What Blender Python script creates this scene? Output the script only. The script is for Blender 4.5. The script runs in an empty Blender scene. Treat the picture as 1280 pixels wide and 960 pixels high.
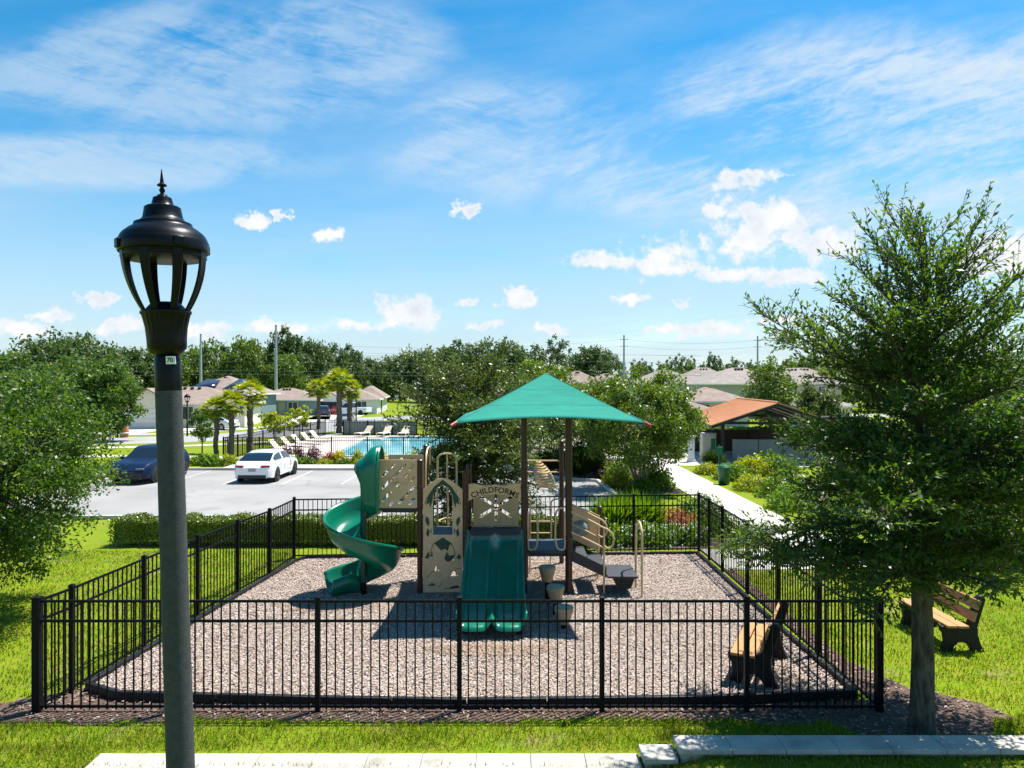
import bpy, bmesh, math, random
import numpy as np
from mathutils import Vector, Matrix
R = math.radians
random.seed(7); rng = np.random.default_rng(11)
sc = bpy.context.scene
col = sc.collection

# ------------------------------------------------------------------ camera, sky, sun, exposure
cam = bpy.data.cameras.new('camera'); camo = bpy.data.objects.new('camera', cam); col.objects.link(camo)
camo.location = (0, 0, 4.3); camo.rotation_euler = (R(90), 0, 0)
cam.sensor_width = 36; cam.lens = 36 * 900 / 1280; cam.clip_start = 0.05; cam.clip_end = 9000
sc.camera = camo
sc.view_settings.view_transform = 'Standard'; sc.view_settings.look = 'None'
sc.view_settings.gamma = 1; sc.view_settings.use_curve_mapping = False
sc.view_settings.exposure = 1.0
SUN_AZ = math.atan2(0.37, 0.27); SUN_EL = math.atan2(1, math.hypot(0.37, 0.27))
sl = bpy.data.lights.new('sun', 'SUN'); sl.energy = 5.0; sl.angle = R(0.53); sl.color = (1, 0.955, 0.88)
so = bpy.data.objects.new('sun', sl); col.objects.link(so); so.location = (20, 15, 60)
so.rotation_euler = Vector((0.37, 0.27, 1)).to_track_quat('Z', 'Y').to_euler()

world = bpy.data.worlds.new('World'); sc.world = world; world.use_nodes = True
def build_world():
    nt = world.node_tree; N = nt.nodes; L = nt.links; N.clear()
    def math_(op, a, b=None, clamp=False):
        n = N.new('ShaderNodeMath'); n.operation = op; n.use_clamp = clamp
        for i, v in enumerate((a, b)):
            if v is None: continue
            if isinstance(v, (int, float)): n.inputs[i].default_value = v
            else: L.new(v, n.inputs[i])
        return n.outputs[0]
    def smooth(v, lo, hi):
        n = N.new('ShaderNodeMapRange'); n.interpolation_type = 'SMOOTHSTEP'
        L.new(v, n.inputs[0]); n.inputs[1].default_value = lo; n.inputs[2].default_value = hi
        return n.outputs[0]
    def noise(vec, scale, detail, rough=0.55, sx=1, sy=1, rot=0, dist=0.0, off=(0, 0, 0)):
        m = N.new('ShaderNodeMapping'); L.new(vec, m.inputs[0])
        m.vector_type = 'TEXTURE'; m.inputs['Rotation'].default_value = (0, 0, rot); m.inputs['Scale'].default_value = (1 / sx, 1 / sy, 1); m.inputs['Location'].default_value = off
        n = N.new('ShaderNodeTexNoise'); L.new(m.outputs[0], n.inputs['Vector'])
        n.inputs['Scale'].default_value = scale; n.inputs['Detail'].default_value = detail
        n.inputs['Roughness'].default_value = rough; n.inputs['Distortion'].default_value = dist
        return n.outputs[0]
    sky = N.new('ShaderNodeTexSky'); sky.sky_type = 'NISHITA'; sky.sun_disc = False
    sky.sun_elevation = SUN_EL; sky.sun_rotation = SUN_AZ
    sky.air_density = 1.0; sky.dust_density = 0.25; sky.ozone_density = 1.6
    hs = N.new('ShaderNodeHueSaturation'); hs.inputs['Hue'].default_value = 0.487; hs.inputs['Saturation'].default_value = 1.46; hs.inputs['Value'].default_value = 0.98
    L.new(sky.outputs[0], hs.inputs['Color'])
    tc = N.new('ShaderNodeTexCoord'); sep = N.new('ShaderNodeSeparateXYZ'); L.new(tc.outputs['Generated'], sep.inputs[0])
    yy = math_('MAXIMUM', math_('ABSOLUTE', sep.outputs[1]), 0.04)
    u = math_('DIVIDE', sep.outputs[0], yy); v = math_('DIVIDE', sep.outputs[2], yy)
    cb = N.new('ShaderNodeCombineXYZ'); L.new(u, cb.inputs[0]); L.new(v, cb.inputs[1]); uv = cb.outputs[0]
    wn = N.new('ShaderNodeTexNoise'); wn.inputs['Scale'].default_value = 26; wn.inputs['Detail'].default_value = 5; wn.inputs['Roughness'].default_value = 0.62; L.new(uv, wn.inputs['Vector'])
    wsub = N.new('ShaderNodeVectorMath'); wsub.operation = 'SUBTRACT'; L.new(wn.outputs['Color'], wsub.inputs[0]); wsub.inputs[1].default_value = (0.5, 0.5, 0.5)
    wadd = N.new('ShaderNodeVectorMath'); wadd.operation = 'MULTIPLY_ADD'; L.new(wsub.outputs[0], wadd.inputs[0]); wadd.inputs[1].default_value = (0.10, 0.045, 0); L.new(uv, wadd.inputs[2]); warped = wadd.outputs[0]
    def ell(list_, uv=uv):
        cur = None
        for (px, py, rx, ry) in list_:
            cx, cy = (px - 640) / 900, (480 - py) / 900; ix, iy = 900 / rx, 900 / ry
            m = N.new('ShaderNodeVectorMath'); m.operation = 'MULTIPLY_ADD'; L.new(uv, m.inputs[0])
            m.inputs[1].default_value = (ix, iy, 0); m.inputs[2].default_value = (-cx * ix, -cy * iy, 0)
            l = N.new('ShaderNodeVectorMath'); l.operation = 'LENGTH'; L.new(m.outputs[0], l.inputs[0])
            cur = l.outputs['Value'] if cur is None else math_('MINIMUM', cur, l.outputs['Value'])
        return cur
    cum = [(826, 322, 44, 26), (762, 326, 46, 11), (842, 338, 50, 12), (960, 268, 62, 22), (930, 300, 50, 28), (1025, 303, 42, 26), (985, 345, 52, 12),
           (912, 344, 50, 12), (512, 391, 44, 20), (450, 405, 44, 8), (650, 372, 28, 11), (580, 374, 24, 8), (585, 263, 17, 10),
           (316, 275, 26, 8), (355, 268, 10, 7), (408, 294, 18, 10), (62, 392, 26, 9), (142, 408, 38, 10), (120, 373, 24, 7),
           (1262, 318, 66, 36), (940, 221, 44, 15), (790, 375, 16, 6), (845, 378, 18, 5), (892, 412, 52, 10), (836, 407, 28, 8),
           (686, 410, 22, 8), (20, 413, 44, 11), (252, 412, 52, 11), (600, 406, 26, 6), (968, 399, 34, 9), (345, 410, 50, 9), (900, 268, 18, 9)]
    f = ell(cum, warped)
    n1 = noise(uv, 24, 9, 0.68, dist=0.4)
    n0 = noise(uv, 13, 4, 0.55)
    n2 = noise(uv, 75, 5, 0.65, dist=0.5)
    field = math_('ADD', math_('ADD', math_('SUBTRACT', 1.0, f), math_('MULTIPLY', math_('SUBTRACT', n2, 0.5), 1.0)), math_('ADD', math_('MULTIPLY', math_('SUBTRACT', n1, 0.5), 2.4), math_('MULTIPLY', math_('SUBTRACT', n0, 0.5), 2.0)))
    cmask = smooth(field, -0.22, 0.45)
    body = smooth(field, 0.1, 0.8)
    # cirrus sheets
    cir = ell([(1160, 165, 420, 135), (900, 235, 240, 50), (640, 175, 170, 85), (250, 85, 300, 90), (420, 60, 150, 70), (150, 200, 260, 40)])
    cm = math_('SUBTRACT', 1.15, cir)
    nb = noise(uv, 3.6, 5, 0.6, sx=0.7, sy=1.7, rot=R(14), dist=0.4)
    def streak(rot, o):
        a = noise(uv, 9, 8, 0.68, sx=0.55, sy=3.4, rot=R(rot), dist=0.7, off=(o, o, 0)); b = noise(uv, 55, 5, 0.72, sx=0.5, sy=1.4, rot=R(rot + 6), dist=0.8, off=(o, 0, 0))
        return math_('ADD', math_('MULTIPLY', a, 0.66), math_('MULTIPLY', b, 0.34))
    wlr = smooth(u, -0.12, 0.18)
    s = math_('ADD', math_('MULTIPLY', streak(17, 0), wlr), math_('MULTIPLY', streak(-14, 2), math_('SUBTRACT', 1.0, wlr)))
    s = math_('ADD', s, math_('MULTIPLY', math_('SUBTRACT', nb, 0.5), 1.1))
    cirm = math_('MULTIPLY', smooth(s, 0.27, 0.68), smooth(math_('ADD', cm, math_('MULTIPLY', math_('SUBTRACT', nb, 0.5), 1.2)), 0.0, 0.6))
    veil = math_('MULTIPLY', smooth(noise(uv, 2.5, 5, 0.6, sx=0.6, sy=2.4, rot=R(8), off=(3, 1, 0)), 0.4, 0.75), 0.22)
    low = math_('MULTIPLY', math_('MULTIPLY', smooth(v, 0.42, 0.0), 0.8), smooth(noise(uv, 5, 5, 0.6, sx=0.5, sy=3.5, rot=R(3), off=(7, 2, 0)), 0.0, 0.6))
    cirm = math_('ADD', math_('MULTIPLY', cirm, math_('ADD', 0.48, math_('MULTIPLY', wlr, 0.34))), veil, True)
    ccol = N.new('ShaderNodeMix'); ccol.data_type = 'RGBA'; L.new(body, ccol.inputs[0])
    ccol.inputs[6].default_value = (4.9, 5.2, 5.5, 1); ccol.inputs[7].default_value = (5.7, 5.75, 5.9, 1)
    shade = noise(uv, 14, 4, 0.55, off=(0, 0.013, 2))
    c2 = N.new('ShaderNodeMix'); c2.data_type = 'RGBA'; L.new(math_('MULTIPLY', smooth(shade, 0.42, 0.68), math_('MULTIPLY', body, 0.75)), c2.inputs[0])
    L.new(ccol.outputs[2], c2.inputs[6]); c2.inputs[7].default_value = (3.6, 4.15, 4.75, 1)
    def mixc(fac, a, b):
        q = N.new('ShaderNodeMix'); q.data_type = 'RGBA'; L.new(fac, q.inputs[0])
        for i_, c_ in ((6, a), (7, b)):
            if isinstance(c_, tuple): q.inputs[i_].default_value = (*c_, 1)
            else: L.new(c_, q.inputs[i_])
        return q
    mx = mixc(low, hs.outputs[0], (3.1, 4.15, 5.0)); mx = mixc(cirm, mx.outputs[2], (4.1, 4.75, 5.25)); mx = mixc(cmask, mx.outputs[2], c2.outputs[2])
    bg = N.new('ShaderNodeBackground'); bg.inputs[1].default_value = 0.09; L.new(mx.outputs[2], bg.inputs[0])
    out = N.new('ShaderNodeOutputWorld'); L.new(bg.outputs[0], out.inputs[0])
build_world()

# ------------------------------------------------------------------ helpers
ORG = {}
def tag(o, label=None, cat=None, group=None, kind=None):
    if label: o['label'] = label
    if cat: o['category'] = cat
    if group: o['group'] = group
    if kind: o['kind'] = kind
    return o
def thing(name, label, cat, loc=(0, 0, 0), rz=0, group=None):
    o = bpy.data.objects.new(name, None); col.objects.link(o); o.empty_display_size = 0.2
    o.location = loc; o.rotation_euler = (0, 0, rz); ORG[o] = Vector((0, 0, 0)) if rz else Vector(loc)
    return tag(o, label, cat, group)
def local(o): ORG[o] = Vector((0, 0, 0)); return o
def copy_tree(o, parent=None, loc=None, rz=None, scale=None, label=None, group=None):
    c = o.copy(); col.objects.link(c)
    if parent: c.parent = parent
    if loc is not None: c.location = loc
    if rz is not None: c.rotation_euler = (0, 0, rz)
    if scale is not None: c.scale = scale if hasattr(scale, '__len__') else (scale,) * 3
    if label: c['label'] = label
    if group: c['group'] = group
    for ch in list(o.children): copy_tree(ch, c)
    return c
def link_mesh(name, me, mat, parent=None, at=None, smooth=True, angle=0.6):
    o = bpy.data.objects.new(name, me); col.objects.link(o)
    if mat is not None:
        for m in (mat if isinstance(mat, (list, tuple)) else [mat]): me.materials.append(m)
    org = ORG[parent] if parent is not None else Vector(at or (0, 0, 0))
    if org.length > 0: me.transform(Matrix.Translation(-org))
    if parent is not None: o.parent = parent
    else: o.location = org
    ORG[o] = org
    if smooth and len(me.polygons):
        me.polygons.foreach_set('use_smooth', [True] * len(me.polygons)); me.set_sharp_from_angle(angle=angle)
    me.update()
    return o
class MB:
    def __init__(s): s.v = []; s.f = []
    def add(s, vs, fs):
        b = len(s.v); s.v += [tuple(p) for p in vs]; s.f += [tuple(b + i for i in f) for f in fs]; return s
    def box(s, c, d, rz=0, m=None):
        x, y, z = d[0] / 2, d[1] / 2, d[2] / 2
        vs = [Vector((a * x, b * y, e * z)) for e in (-1, 1) for b in (-1, 1) for a in (-1, 1)]
        M = m or Matrix.Rotation(rz, 3, 'Z'); c = Vector(c)
        return s.add([M @ p + c for p in vs], [(0, 2, 3, 1), (4, 5, 7, 6), (0, 1, 5, 4), (2, 6, 7, 3), (0, 4, 6, 2), (1, 3, 7, 5)])
    def bb(s, a, b): return s.box([(p + q) / 2 for p, q in zip(a, b)], [abs(q - p) for p, q in zip(a, b)])
    def beam(s, p, q, w, h, up=(0, 0, 1)):
        p, q = Vector(p), Vector(q); d = q - p; L = d.length; z = d.normalized()
        u = Vector(up) if abs(z.dot(Vector(up))) < 0.98 else Vector((1, 0, 0))
        x = u.cross(z).normalized(); y = z.cross(x)
        return s.box((p + q) / 2, (w, h, L), m=Matrix((x, y, z)).transposed())
    def tube(s, pts, r, n=8, cap=True):
        pts = [Vector(p) for p in pts]; rs = r if hasattr(r, '__len__') else [r] * len(pts)
        vs = []; ref = None
        for i, p in enumerate(pts):
            t = (pts[min(i + 1, len(pts) - 1)] - pts[max(i - 1, 0)])
            t = t.normalized() if t.length > 1e-9 else Vector((0, 0, 1))
            if ref is None: ref = Vector((0, 0, 1)) if abs(t.z) < 0.9 else Vector((1, 0, 0))
            x = ref.cross(t).normalized(); y = t.cross(x); ref = y.cross(x) * -1 if False else ref
            if abs(ref.dot(t)) > 0.97: ref = Vector((0, 1, 0)) if abs(t.y) < 0.9 else Vector((1, 0, 0))
            if i and False: pass
            vs += [p + (x * math.cos(a) + y * math.sin(a)) * rs[i] for a in [2 * math.pi * k / n for k in range(n)]]
        fs = [(i * n + k, i * n + (k + 1) % n, (i + 1) * n + (k + 1) % n, (i + 1) * n + k) for i in range(len(pts) - 1) for k in range(n)]
        if cap: fs += [tuple(range(n - 1, -1, -1)), tuple((len(pts) - 1) * n + k for k in range(n))]
        return s.add(vs, fs)
    def lathe(s, prof, c, n=24, phase=0):
        c = Vector(c); vs = [c + Vector((r * math.cos(phase + 2 * math.pi * k / n), r * math.sin(phase + 2 * math.pi * k / n), z)) for r, z in prof for k in range(n)]
        fs = [(i * n + k, i * n + (k + 1) % n, (i + 1) * n + (k + 1) % n, (i + 1) * n + k) for i in range(len(prof) - 1) for k in range(n)]
        fs += [tuple(range(n - 1, -1, -1)), tuple((len(prof) - 1) * n + k for k in range(n))]
        return s.add(vs, fs)
    def grid(s, rows, flip=False, closed=False):
        n = len(rows[0]); vs = [p for r in rows for p in r]; fs = []
        for i in range(len(rows) - 1):
            for k in range(n if closed else n - 1):
                q = (i * n + k, i * n + (k + 1) % n, (i + 1) * n + (k + 1) % n, (i + 1) * n + k)
                fs.append(q[::-1] if flip else q)
        return s.add(vs, fs)
    def poly(s, pts, z): return s.add([(p[0], p[1], z) for p in pts], [tuple(range(len(pts)))])
    def prism(s, pts, z0, z1):
        n = len(pts)
        a = sum(pts[i][0] * pts[(i + 1) % n][1] - pts[(i + 1) % n][0] * pts[i][1] for i in range(n))
        if a < 0: pts = pts[::-1]
        vs = [(p[0], p[1], z0) for p in pts] + [(p[0], p[1], z1) for p in pts]
        return s.add(vs, [tuple(range(n - 1, -1, -1)), tuple(range(n, 2 * n))] + [(i, (i + 1) % n, n + (i + 1) % n, n + i) for i in range(n)])
    def mesh(s, name):
        me = bpy.data.meshes.new(name); me.from_pydata(s.v, [], s.f); me.update(); return me
    def build(s, name, mat, parent=None, at=None, bevel=0, smooth=True, angle=0.6, solid=0, fix=False):
        me = s.mesh(name)
        if fix:
            bm = bmesh.new(); bm.from_mesh(me); bmesh.ops.recalc_face_normals(bm, faces=bm.faces); bm.to_mesh(me); bm.free()
        o = link_mesh(name, me, mat, parent, at, smooth, angle)
        if solid:
            m = o.modifiers.new('solid', 'SOLIDIFY'); m.thickness = solid; m.offset = 0
        if bevel:
            m = o.modifiers.new('bevel', 'BEVEL'); m.width = bevel; m.segments = 2; m.limit_method = 'ANGLE'; m.angle_limit = R(40)
        return o
def struct(o): o['kind'] = 'structure'; return o

def panel_mesh(name, outlines, thick, bevel=0.004):
    """flat sheet with cut-outs: outlines in (x, z), extruded along y about 0"""
    cu = bpy.data.curves.new(name, 'CURVE'); cu.dimensions = '2D'; cu.fill_mode = 'BOTH'
    cu.extrude = max(thick / 2 - bevel, 0.001); cu.bevel_depth = bevel; cu.bevel_resolution = 1
    for pts in outlines:
        sp = cu.splines.new('POLY'); sp.points.add(len(pts) - 1)
        for i, p in enumerate(pts): sp.points[i].co = (p[0], p[1], 0, 1)
        sp.use_cyclic_u = True
    return curve_to_mesh(cu, name)
def curve_to_mesh(cu, name):
    ob = bpy.data.objects.new(name + '_tmp', cu); col.objects.link(ob)
    dg = bpy.context.evaluated_depsgraph_get()
    me = bpy.data.meshes.new_from_object(ob.evaluated_get(dg), depsgraph=dg); me.name = name
    me.materials.clear()
    bpy.data.objects.remove(ob); bpy.data.curves.remove(cu)
    me.transform(Matrix(((1, 0, 0, 0), (0, 0, -1, 0), (0, 1, 0, 0), (0, 0, 0, 1))))
    return me
def text_mesh(name, body, size, extrude=0.004, spacing=1.0, bold=0.0):
    cu = bpy.data.curves.new(name, 'FONT'); cu.body = body; cu.size = size; cu.extrude = extrude; cu.offset = bold
    cu.align_x = 'CENTER'; cu.align_y = 'CENTER'; cu.space_character = spacing
    return curve_to_mesh(cu, name)
def place(me, loc, rz=0): me.transform(Matrix.Translation(Vector(loc)) @ Matrix.Rotation(rz, 4, 'Z')); return me
def ring(cx, cz, rx, rz_, n=24, a0=0): return [(cx + rx * math.cos(a0 + 2 * math.pi * k / n), cz + rz_ * math.sin(a0 + 2 * math.pi * k / n)) for k in range(n)]
def slot(x0, z0, x1, z1, w):
    d = Vector((x1 - x0, z1 - z0)); L = d.length; d /= L; n = Vector((-d.y, d.x)) * w / 2; a0 = math.atan2(n.y, n.x); pts = []
    for k in range(7): a = a0 + math.pi * k / 6; pts.append((x0 + w / 2 * math.cos(a), z0 + w / 2 * math.sin(a)))
    for k in range(7): a = a0 + math.pi + math.pi * k / 6; pts.append((x1 + w / 2 * math.cos(a), z1 + w / 2 * math.sin(a)))
    return pts

# ------------------------------------------------------------------ materials
MATS = {}
def mat(name, c, rough=0.6, metal=0, c2=None, scale=4, detail=4, amt=1.0, bump=0, bscale=None, spec=0.5, coat=0, trans=0, pos='Object', isl=None, lo=0.35, hi=0.65, stretch=None):
    m = bpy.data.materials.new(name); m.use_nodes = True; nt = m.node_tree; N, L = nt.nodes, nt.links
    b = N['Principled BSDF']; b.inputs['Roughness'].default_value = rough; b.inputs['Metallic'].default_value = metal
    b.inputs['Specular IOR Level'].default_value = spec; b.inputs['Coat Weight'].default_value = coat; b.inputs['Coat Roughness'].default_value = 0.05
    if trans: b.inputs['Transmission Weight'].default_value = trans
    b.inputs['Base Color'].default_value = (*c, 1)
    if pos == 'World': src = N.new('ShaderNodeNewGeometry').outputs['Position']
    else: src = N.new('ShaderNodeTexCoord').outputs['Object']
    if stretch:
        mp = N.new('ShaderNodeMapping'); mp.inputs['Scale'].default_value = stretch; L.new(src, mp.inputs[0]); src = mp.outputs[0]
    last = None
    if c2 is not None:
        n = N.new('ShaderNodeTexNoise'); n.inputs['Scale'].default_value = scale; n.inputs['Detail'].default_value = detail; n.inputs['Roughness'].default_value = 0.6
        L.new(src, n.inputs['Vector'])
        r = N.new('ShaderNodeMapRange'); r.inputs[1].default_value = lo; r.inputs[2].default_value = hi; r.inputs[4].default_value = amt; L.new(n.outputs[0], r.inputs[0])
        mx = N.new('ShaderNodeMix'); mx.data_type = 'RGBA'; L.new(r.outputs[0], mx.inputs[0]); mx.inputs[6].default_value = (*c, 1); mx.inputs[7].default_value = (*c2, 1)
        last = mx.outputs[2]; L.new(last, b.inputs['Base Color'])
    if isl:   # tint per leaf / chip
        g = N.new('ShaderNodeNewGeometry'); cr = N.new('ShaderNodeValToRGB'); cr.color_ramp.interpolation = 'LINEAR'
        els = cr.color_ramp.elements
        while len(els) < len(isl): els.new(0.5)
        for i, cc in enumerate(isl): els[i].position = i / (len(isl) - 1); els[i].color = (*cc, 1)
        L.new(g.outputs['Random Per Island'], cr.inputs[0])
        if last is not None:
            m2 = N.new('ShaderNodeMix'); m2.data_type = 'RGBA'; m2.inputs[0].default_value = 0.6; L.new(last, m2.inputs[6]); L.new(cr.outputs[0], m2.inputs[7]); last = m2.outputs[2]
        else: last = cr.outputs[0]
        L.new(last, b.inputs['Base Color'])
    if bump:
        n = N.new('ShaderNodeTexNoise'); n.inputs['Scale'].default_value = bscale or scale * 4; n.inputs['Detail'].default_value = 5; L.new(src, n.inputs['Vector'])
        bp = N.new('ShaderNodeBump'); bp.inputs['Strength'].default_value = bump; bp.inputs['Distance'].default_value = 0.02; L.new(n.outputs[0], bp.inputs['Height']); L.new(bp.outputs[0], b.inputs['Normal'])
    m['out'] = 1; MATS[name] = m
    m_last[name] = last
    return m
m_last = {}
def leafmat(name, cols, c2=None, scale=0.8, rough=0.4, transl=0.35, tcol=None, spec=0.5):
    m = mat(name, cols[0], rough, c2=c2, scale=scale, isl=cols, spec=spec)
    nt = m.node_tree; N, L = nt.nodes, nt.links; b = N['Principled BSDF']; out = N['Material Output']
    t = N.new('ShaderNodeBsdfTranslucent'); ms = N.new('ShaderNodeMixShader'); ms.inputs[0].default_value = transl
    hs = N.new('ShaderNodeHueSaturation'); hs.inputs['Hue'].default_value = 0.485; hs.inputs['Saturation'].default_value = 1.15; hs.inputs['Value'].default_value = 1.9
    L.new(m_last[name], hs.inputs['Color']); L.new(hs.outputs[0], t.inputs[0])
    L.new(b.outputs[0], ms.inputs[1]); L.new(t.outputs[0], ms.inputs[2]); L.new(ms.outputs[0], out.inputs[0])
    return m

BLACK = mat('black_powder_coat', (0.004, 0.0045, 0.006), 0.5, c2=(0.007, 0.008, 0.010), scale=30, bump=0.05, bscale=200, spec=0.12)
LAMPBLACK = mat('lamp_black', (0.003, 0.0035, 0.006), 0.34, c2=(0.005, 0.006, 0.009), scale=12, bump=0.03, bscale=150, spec=0.16)
RUBBER = mat('black_border_plastic', (0.005, 0.0055, 0.007), 0.5, c2=(0.011, 0.012, 0.015), scale=12, bump=0.2, spec=0.3)
BROWN = mat('brown_post_paint', (0.052, 0.016, 0.010), 0.4, c2=(0.035, 0.011, 0.008), scale=8)
TAN = mat('tan_plastic_sheet', (0.74, 0.48, 0.265), 0.5, c2=(0.65, 0.415, 0.225), scale=6, bump=0.03, bscale=120)
TANPIPE = mat('tan_painted_pipe', (0.64, 0.46, 0.255), 0.35, c2=(0.58, 0.41, 0.225), scale=10)
GREENP = mat('green_slide_plastic', (0.0, 0.165, 0.095), 0.28, c2=(0.004, 0.12, 0.07), scale=2.2, detail=7, spec=0.5, bump=0.03, bscale=60)
GREENDARK = mat('dark_green_sheet', (0.0, 0.05, 0.036), 0.45)
BLUEDECK = mat('blue_grey_deck_coating', (0.035, 0.055, 0.09), 0.6, c2=(0.05, 0.075, 0.115), scale=20, bump=0.3, bscale=90)
DARKDECK = mat('black_deck_coating', (0.02, 0.022, 0.028), 0.6, c2=(0.035, 0.038, 0.045), scale=20, bump=0.3, bscale=90)
FABRIC = mat('green_shade_cloth', (0.0, 0.225, 0.165), 0.9, c2=(0.0, 0.185, 0.135), scale=2.2, bump=0.1, bscale=200, stretch=(1, 1, 6))
RED = mat('red_brown_cap', (0.25, 0.035, 0.02), 0.45)
GREYBUB = mat('grey_bubble_plastic', (0.32, 0.32, 0.29), 0.15, c2=(0.2, 0.21, 0.2), scale=6)
PLANK = mat('cedar_toned_plank', (0.50, 0.25, 0.085), 0.6, c2=(0.36, 0.17, 0.055), scale=5, stretch=(8, 1, 8), bump=0.15)
PODTAN = mat('sandstone_pod', (0.40, 0.31, 0.19), 0.7, c2=(0.30, 0.23, 0.14), scale=14, bump=0.2)
PODTOP = mat('olive_pod_top', (0.22, 0.23, 0.14), 0.7, c2=(0.28, 0.28, 0.18), scale=20, bump=0.3)
CONCPOLE = mat('aggregate_pole', (0.030, 0.033, 0.040), 0.85, c2=(0.047, 0.051, 0.058), scale=30, detail=9, bump=0.14, bscale=110)
CONC = mat('pale_concrete', (0.50, 0.475, 0.425), 0.85, c2=(0.29, 0.27, 0.235), scale=0.9, lo=0.42, hi=0.78, detail=14, bump=0.15, bscale=40, pos='World')
CAPST = mat('cast_stone_cap', (0.43, 0.41, 0.36), 0.85, c2=(0.22, 0.205, 0.175), scale=2.4, lo=0.42, hi=0.75, detail=14, bump=0.25, bscale=60, pos='World')
ASPH = mat('sunbleached_asphalt', (0.275, 0.268, 0.258), 0.9, c2=(0.22, 0.214, 0.207), scale=0.35, detail=12, bump=0.2, bscale=60, pos='World')
ROADM = mat('road_asphalt', (0.29, 0.29, 0.29), 0.9, c2=(0.24, 0.24, 0.24), scale=0.4, detail=8, pos='World')
WHITEP = mat('white_road_paint', (0.5, 0.5, 0.49), 0.7, c2=(0.33, 0.33, 0.325), scale=3, detail=8, pos='World')
DECKC = mat('pool_deck_concrete', (0.50, 0.43, 0.39), 0.85, c2=(0.44, 0.38, 0.34), scale=0.8, detail=7, pos='World')
BARK = mat('grey_bark', (0.035, 0.03, 0.022), 0.95, c2=(0.13, 0.115, 0.088), spec=0.2, scale=20, detail=8, bump=0.9, bscale=40, stretch=(1, 1, 0.25))
BARKL = mat('smooth_pale_bark', (0.22, 0.17, 0.125), 0.8, c2=(0.13, 0.10, 0.075), scale=8, bump=0.3)
PALMB = mat('palm_trunk_bark', (0.17, 0.135, 0.10), 0.95, c2=(0.075, 0.058, 0.042), scale=9, bump=1.0, bscale=18)
def groundmat():
    m = mat('lawn', (0.115, 0.165, 0.012), 0.95, pos='World', spec=0.1)
    nt = m.node_tree; N, L = nt.nodes, nt.links; b = N['Principled BSDF']
    p = N.new('ShaderNodeNewGeometry').outputs['Position']
    def nz(s, d):
        n = N.new('ShaderNodeTexNoise'); n.inputs['Scale'].default_value = s; n.inputs['Detail'].default_value = d; n.inputs['Roughness'].default_value = 0.65; L.new(p, n.inputs['Vector']); return n.outputs[0]
    def mr(v, lo, hi):
        r = N.new('ShaderNodeMapRange'); r.inputs[1].default_value = lo; r.inputs[2].default_value = hi; L.new(v, r.inputs[0]); return r.outputs[0]
    def mix(f, a, b_):
        x = N.new('ShaderNodeMix'); x.data_type = 'RGBA'; L.new(f, x.inputs[0])
        for i, c in ((6, a), (7, b_)):
            if isinstance(c, tuple): x.inputs[i].default_value = (*c, 1)
            else: L.new(c, x.inputs[i])
        return x.outputs[2]
    c = mix(mr(nz(0.35, 5), 0.35, 0.65), (0.165, 0.24, 0.006), (0.115, 0.19, 0.006))
    c = mix(mr(nz(2.3, 8), 0.42, 0.62), c, (0.20, 0.225, 0.016))
    c = mix(mr(nz(22, 6), 0.5, 0.75), c, (0.045, 0.085, 0.008))
    c = mix(mr(nz(0.9, 10), 0.57, 0.70), c, (0.22, 0.19, 0.07))
    L.new(c, b.inputs['Base Color'])
    bp = N.new('ShaderNodeBump'); bp.inputs['Strength'].default_value = 0.6; bp.inputs['Distance'].default_value = 0.05; L.new(nz(30, 6), bp.inputs['Height']); L.new(bp.outputs[0], b.inputs['Normal'])
    return m
LAWN = groundmat()
CHIPS = mat('wood_chips', (0.4, 0.33, 0.28), 0.85, isl=[(0.070, 0.043, 0.033), (0.290, 0.199, 0.154), (0.418, 0.325, 0.275), (0.534, 0.467, 0.429), (0.441, 0.325, 0.248), (0.696, 0.627, 0.572), (0.255, 0.211, 0.193), (0.487, 0.399, 0.341)], c2=(0.38, 0.285, 0.22), scale=0.7, pos='World')
CHIPBED = mat('wood_chip_bed', (0.36, 0.285, 0.245), 0.9, c2=(0.13, 0.095, 0.075), scale=28, detail=6, bump=0.8, bscale=45, pos='World')
MULCH = mat('brown_mulch_bed', (0.13, 0.08, 0.055), 0.95, c2=(0.055, 0.034, 0.026), scale=22, detail=8, bump=1.0, bscale=40, pos='World')
MULCHC = mat('brown_mulch_chips', (0.13, 0.08, 0.05), 0.9, isl=[(0.06, 0.035, 0.026), (0.16, 0.10, 0.07), (0.25, 0.16, 0.12), (0.36, 0.29, 0.25), (0.085, 0.045, 0.03)])
GRASSB = leafmat('grass_blades', [(0.055, 0.115, 0.006), (0.105, 0.19, 0.008), (0.15, 0.235, 0.010), (0.19, 0.25, 0.02), (0.30, 0.25, 0.10)], rough=0.55, transl=0.4, spec=0.25)
OAKLEAF = leafmat('oak_leaves', [(0.030, 0.072, 0.010), (0.056, 0.118, 0.015), (0.088, 0.16, 0.022), (0.145, 0.215, 0.042)], c2=(0.035, 0.07, 0.02), scale=1.6, rough=0.42, transl=0.46, spec=0.4)
ELMLEAF = leafmat('olive_oak_leaves', [(0.0335, 0.0598, 0.0128), (0.0538, 0.0897, 0.0165), (0.0778, 0.1196, 0.0219), (0.1196, 0.1674, 0.0321)], rough=0.38, transl=0.3)
MYRTLE = leafmat('myrtle_leaves', [(0.0414, 0.0828, 0.0105), (0.0672, 0.1242, 0.0132), (0.0983, 0.1604, 0.0175), (0.1346, 0.1914, 0.0264)], rough=0.42, transl=0.36)
FARLEAF = leafmat('far_oak_leaves', [(0.0421, 0.0810, 0.0174), (0.0648, 0.1166, 0.0235), (0.0892, 0.1490, 0.0297), (0.1216, 0.1864, 0.0396)], c2=(0.03, 0.055, 0.02), scale=0.4, rough=0.55, transl=0.25)
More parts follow.
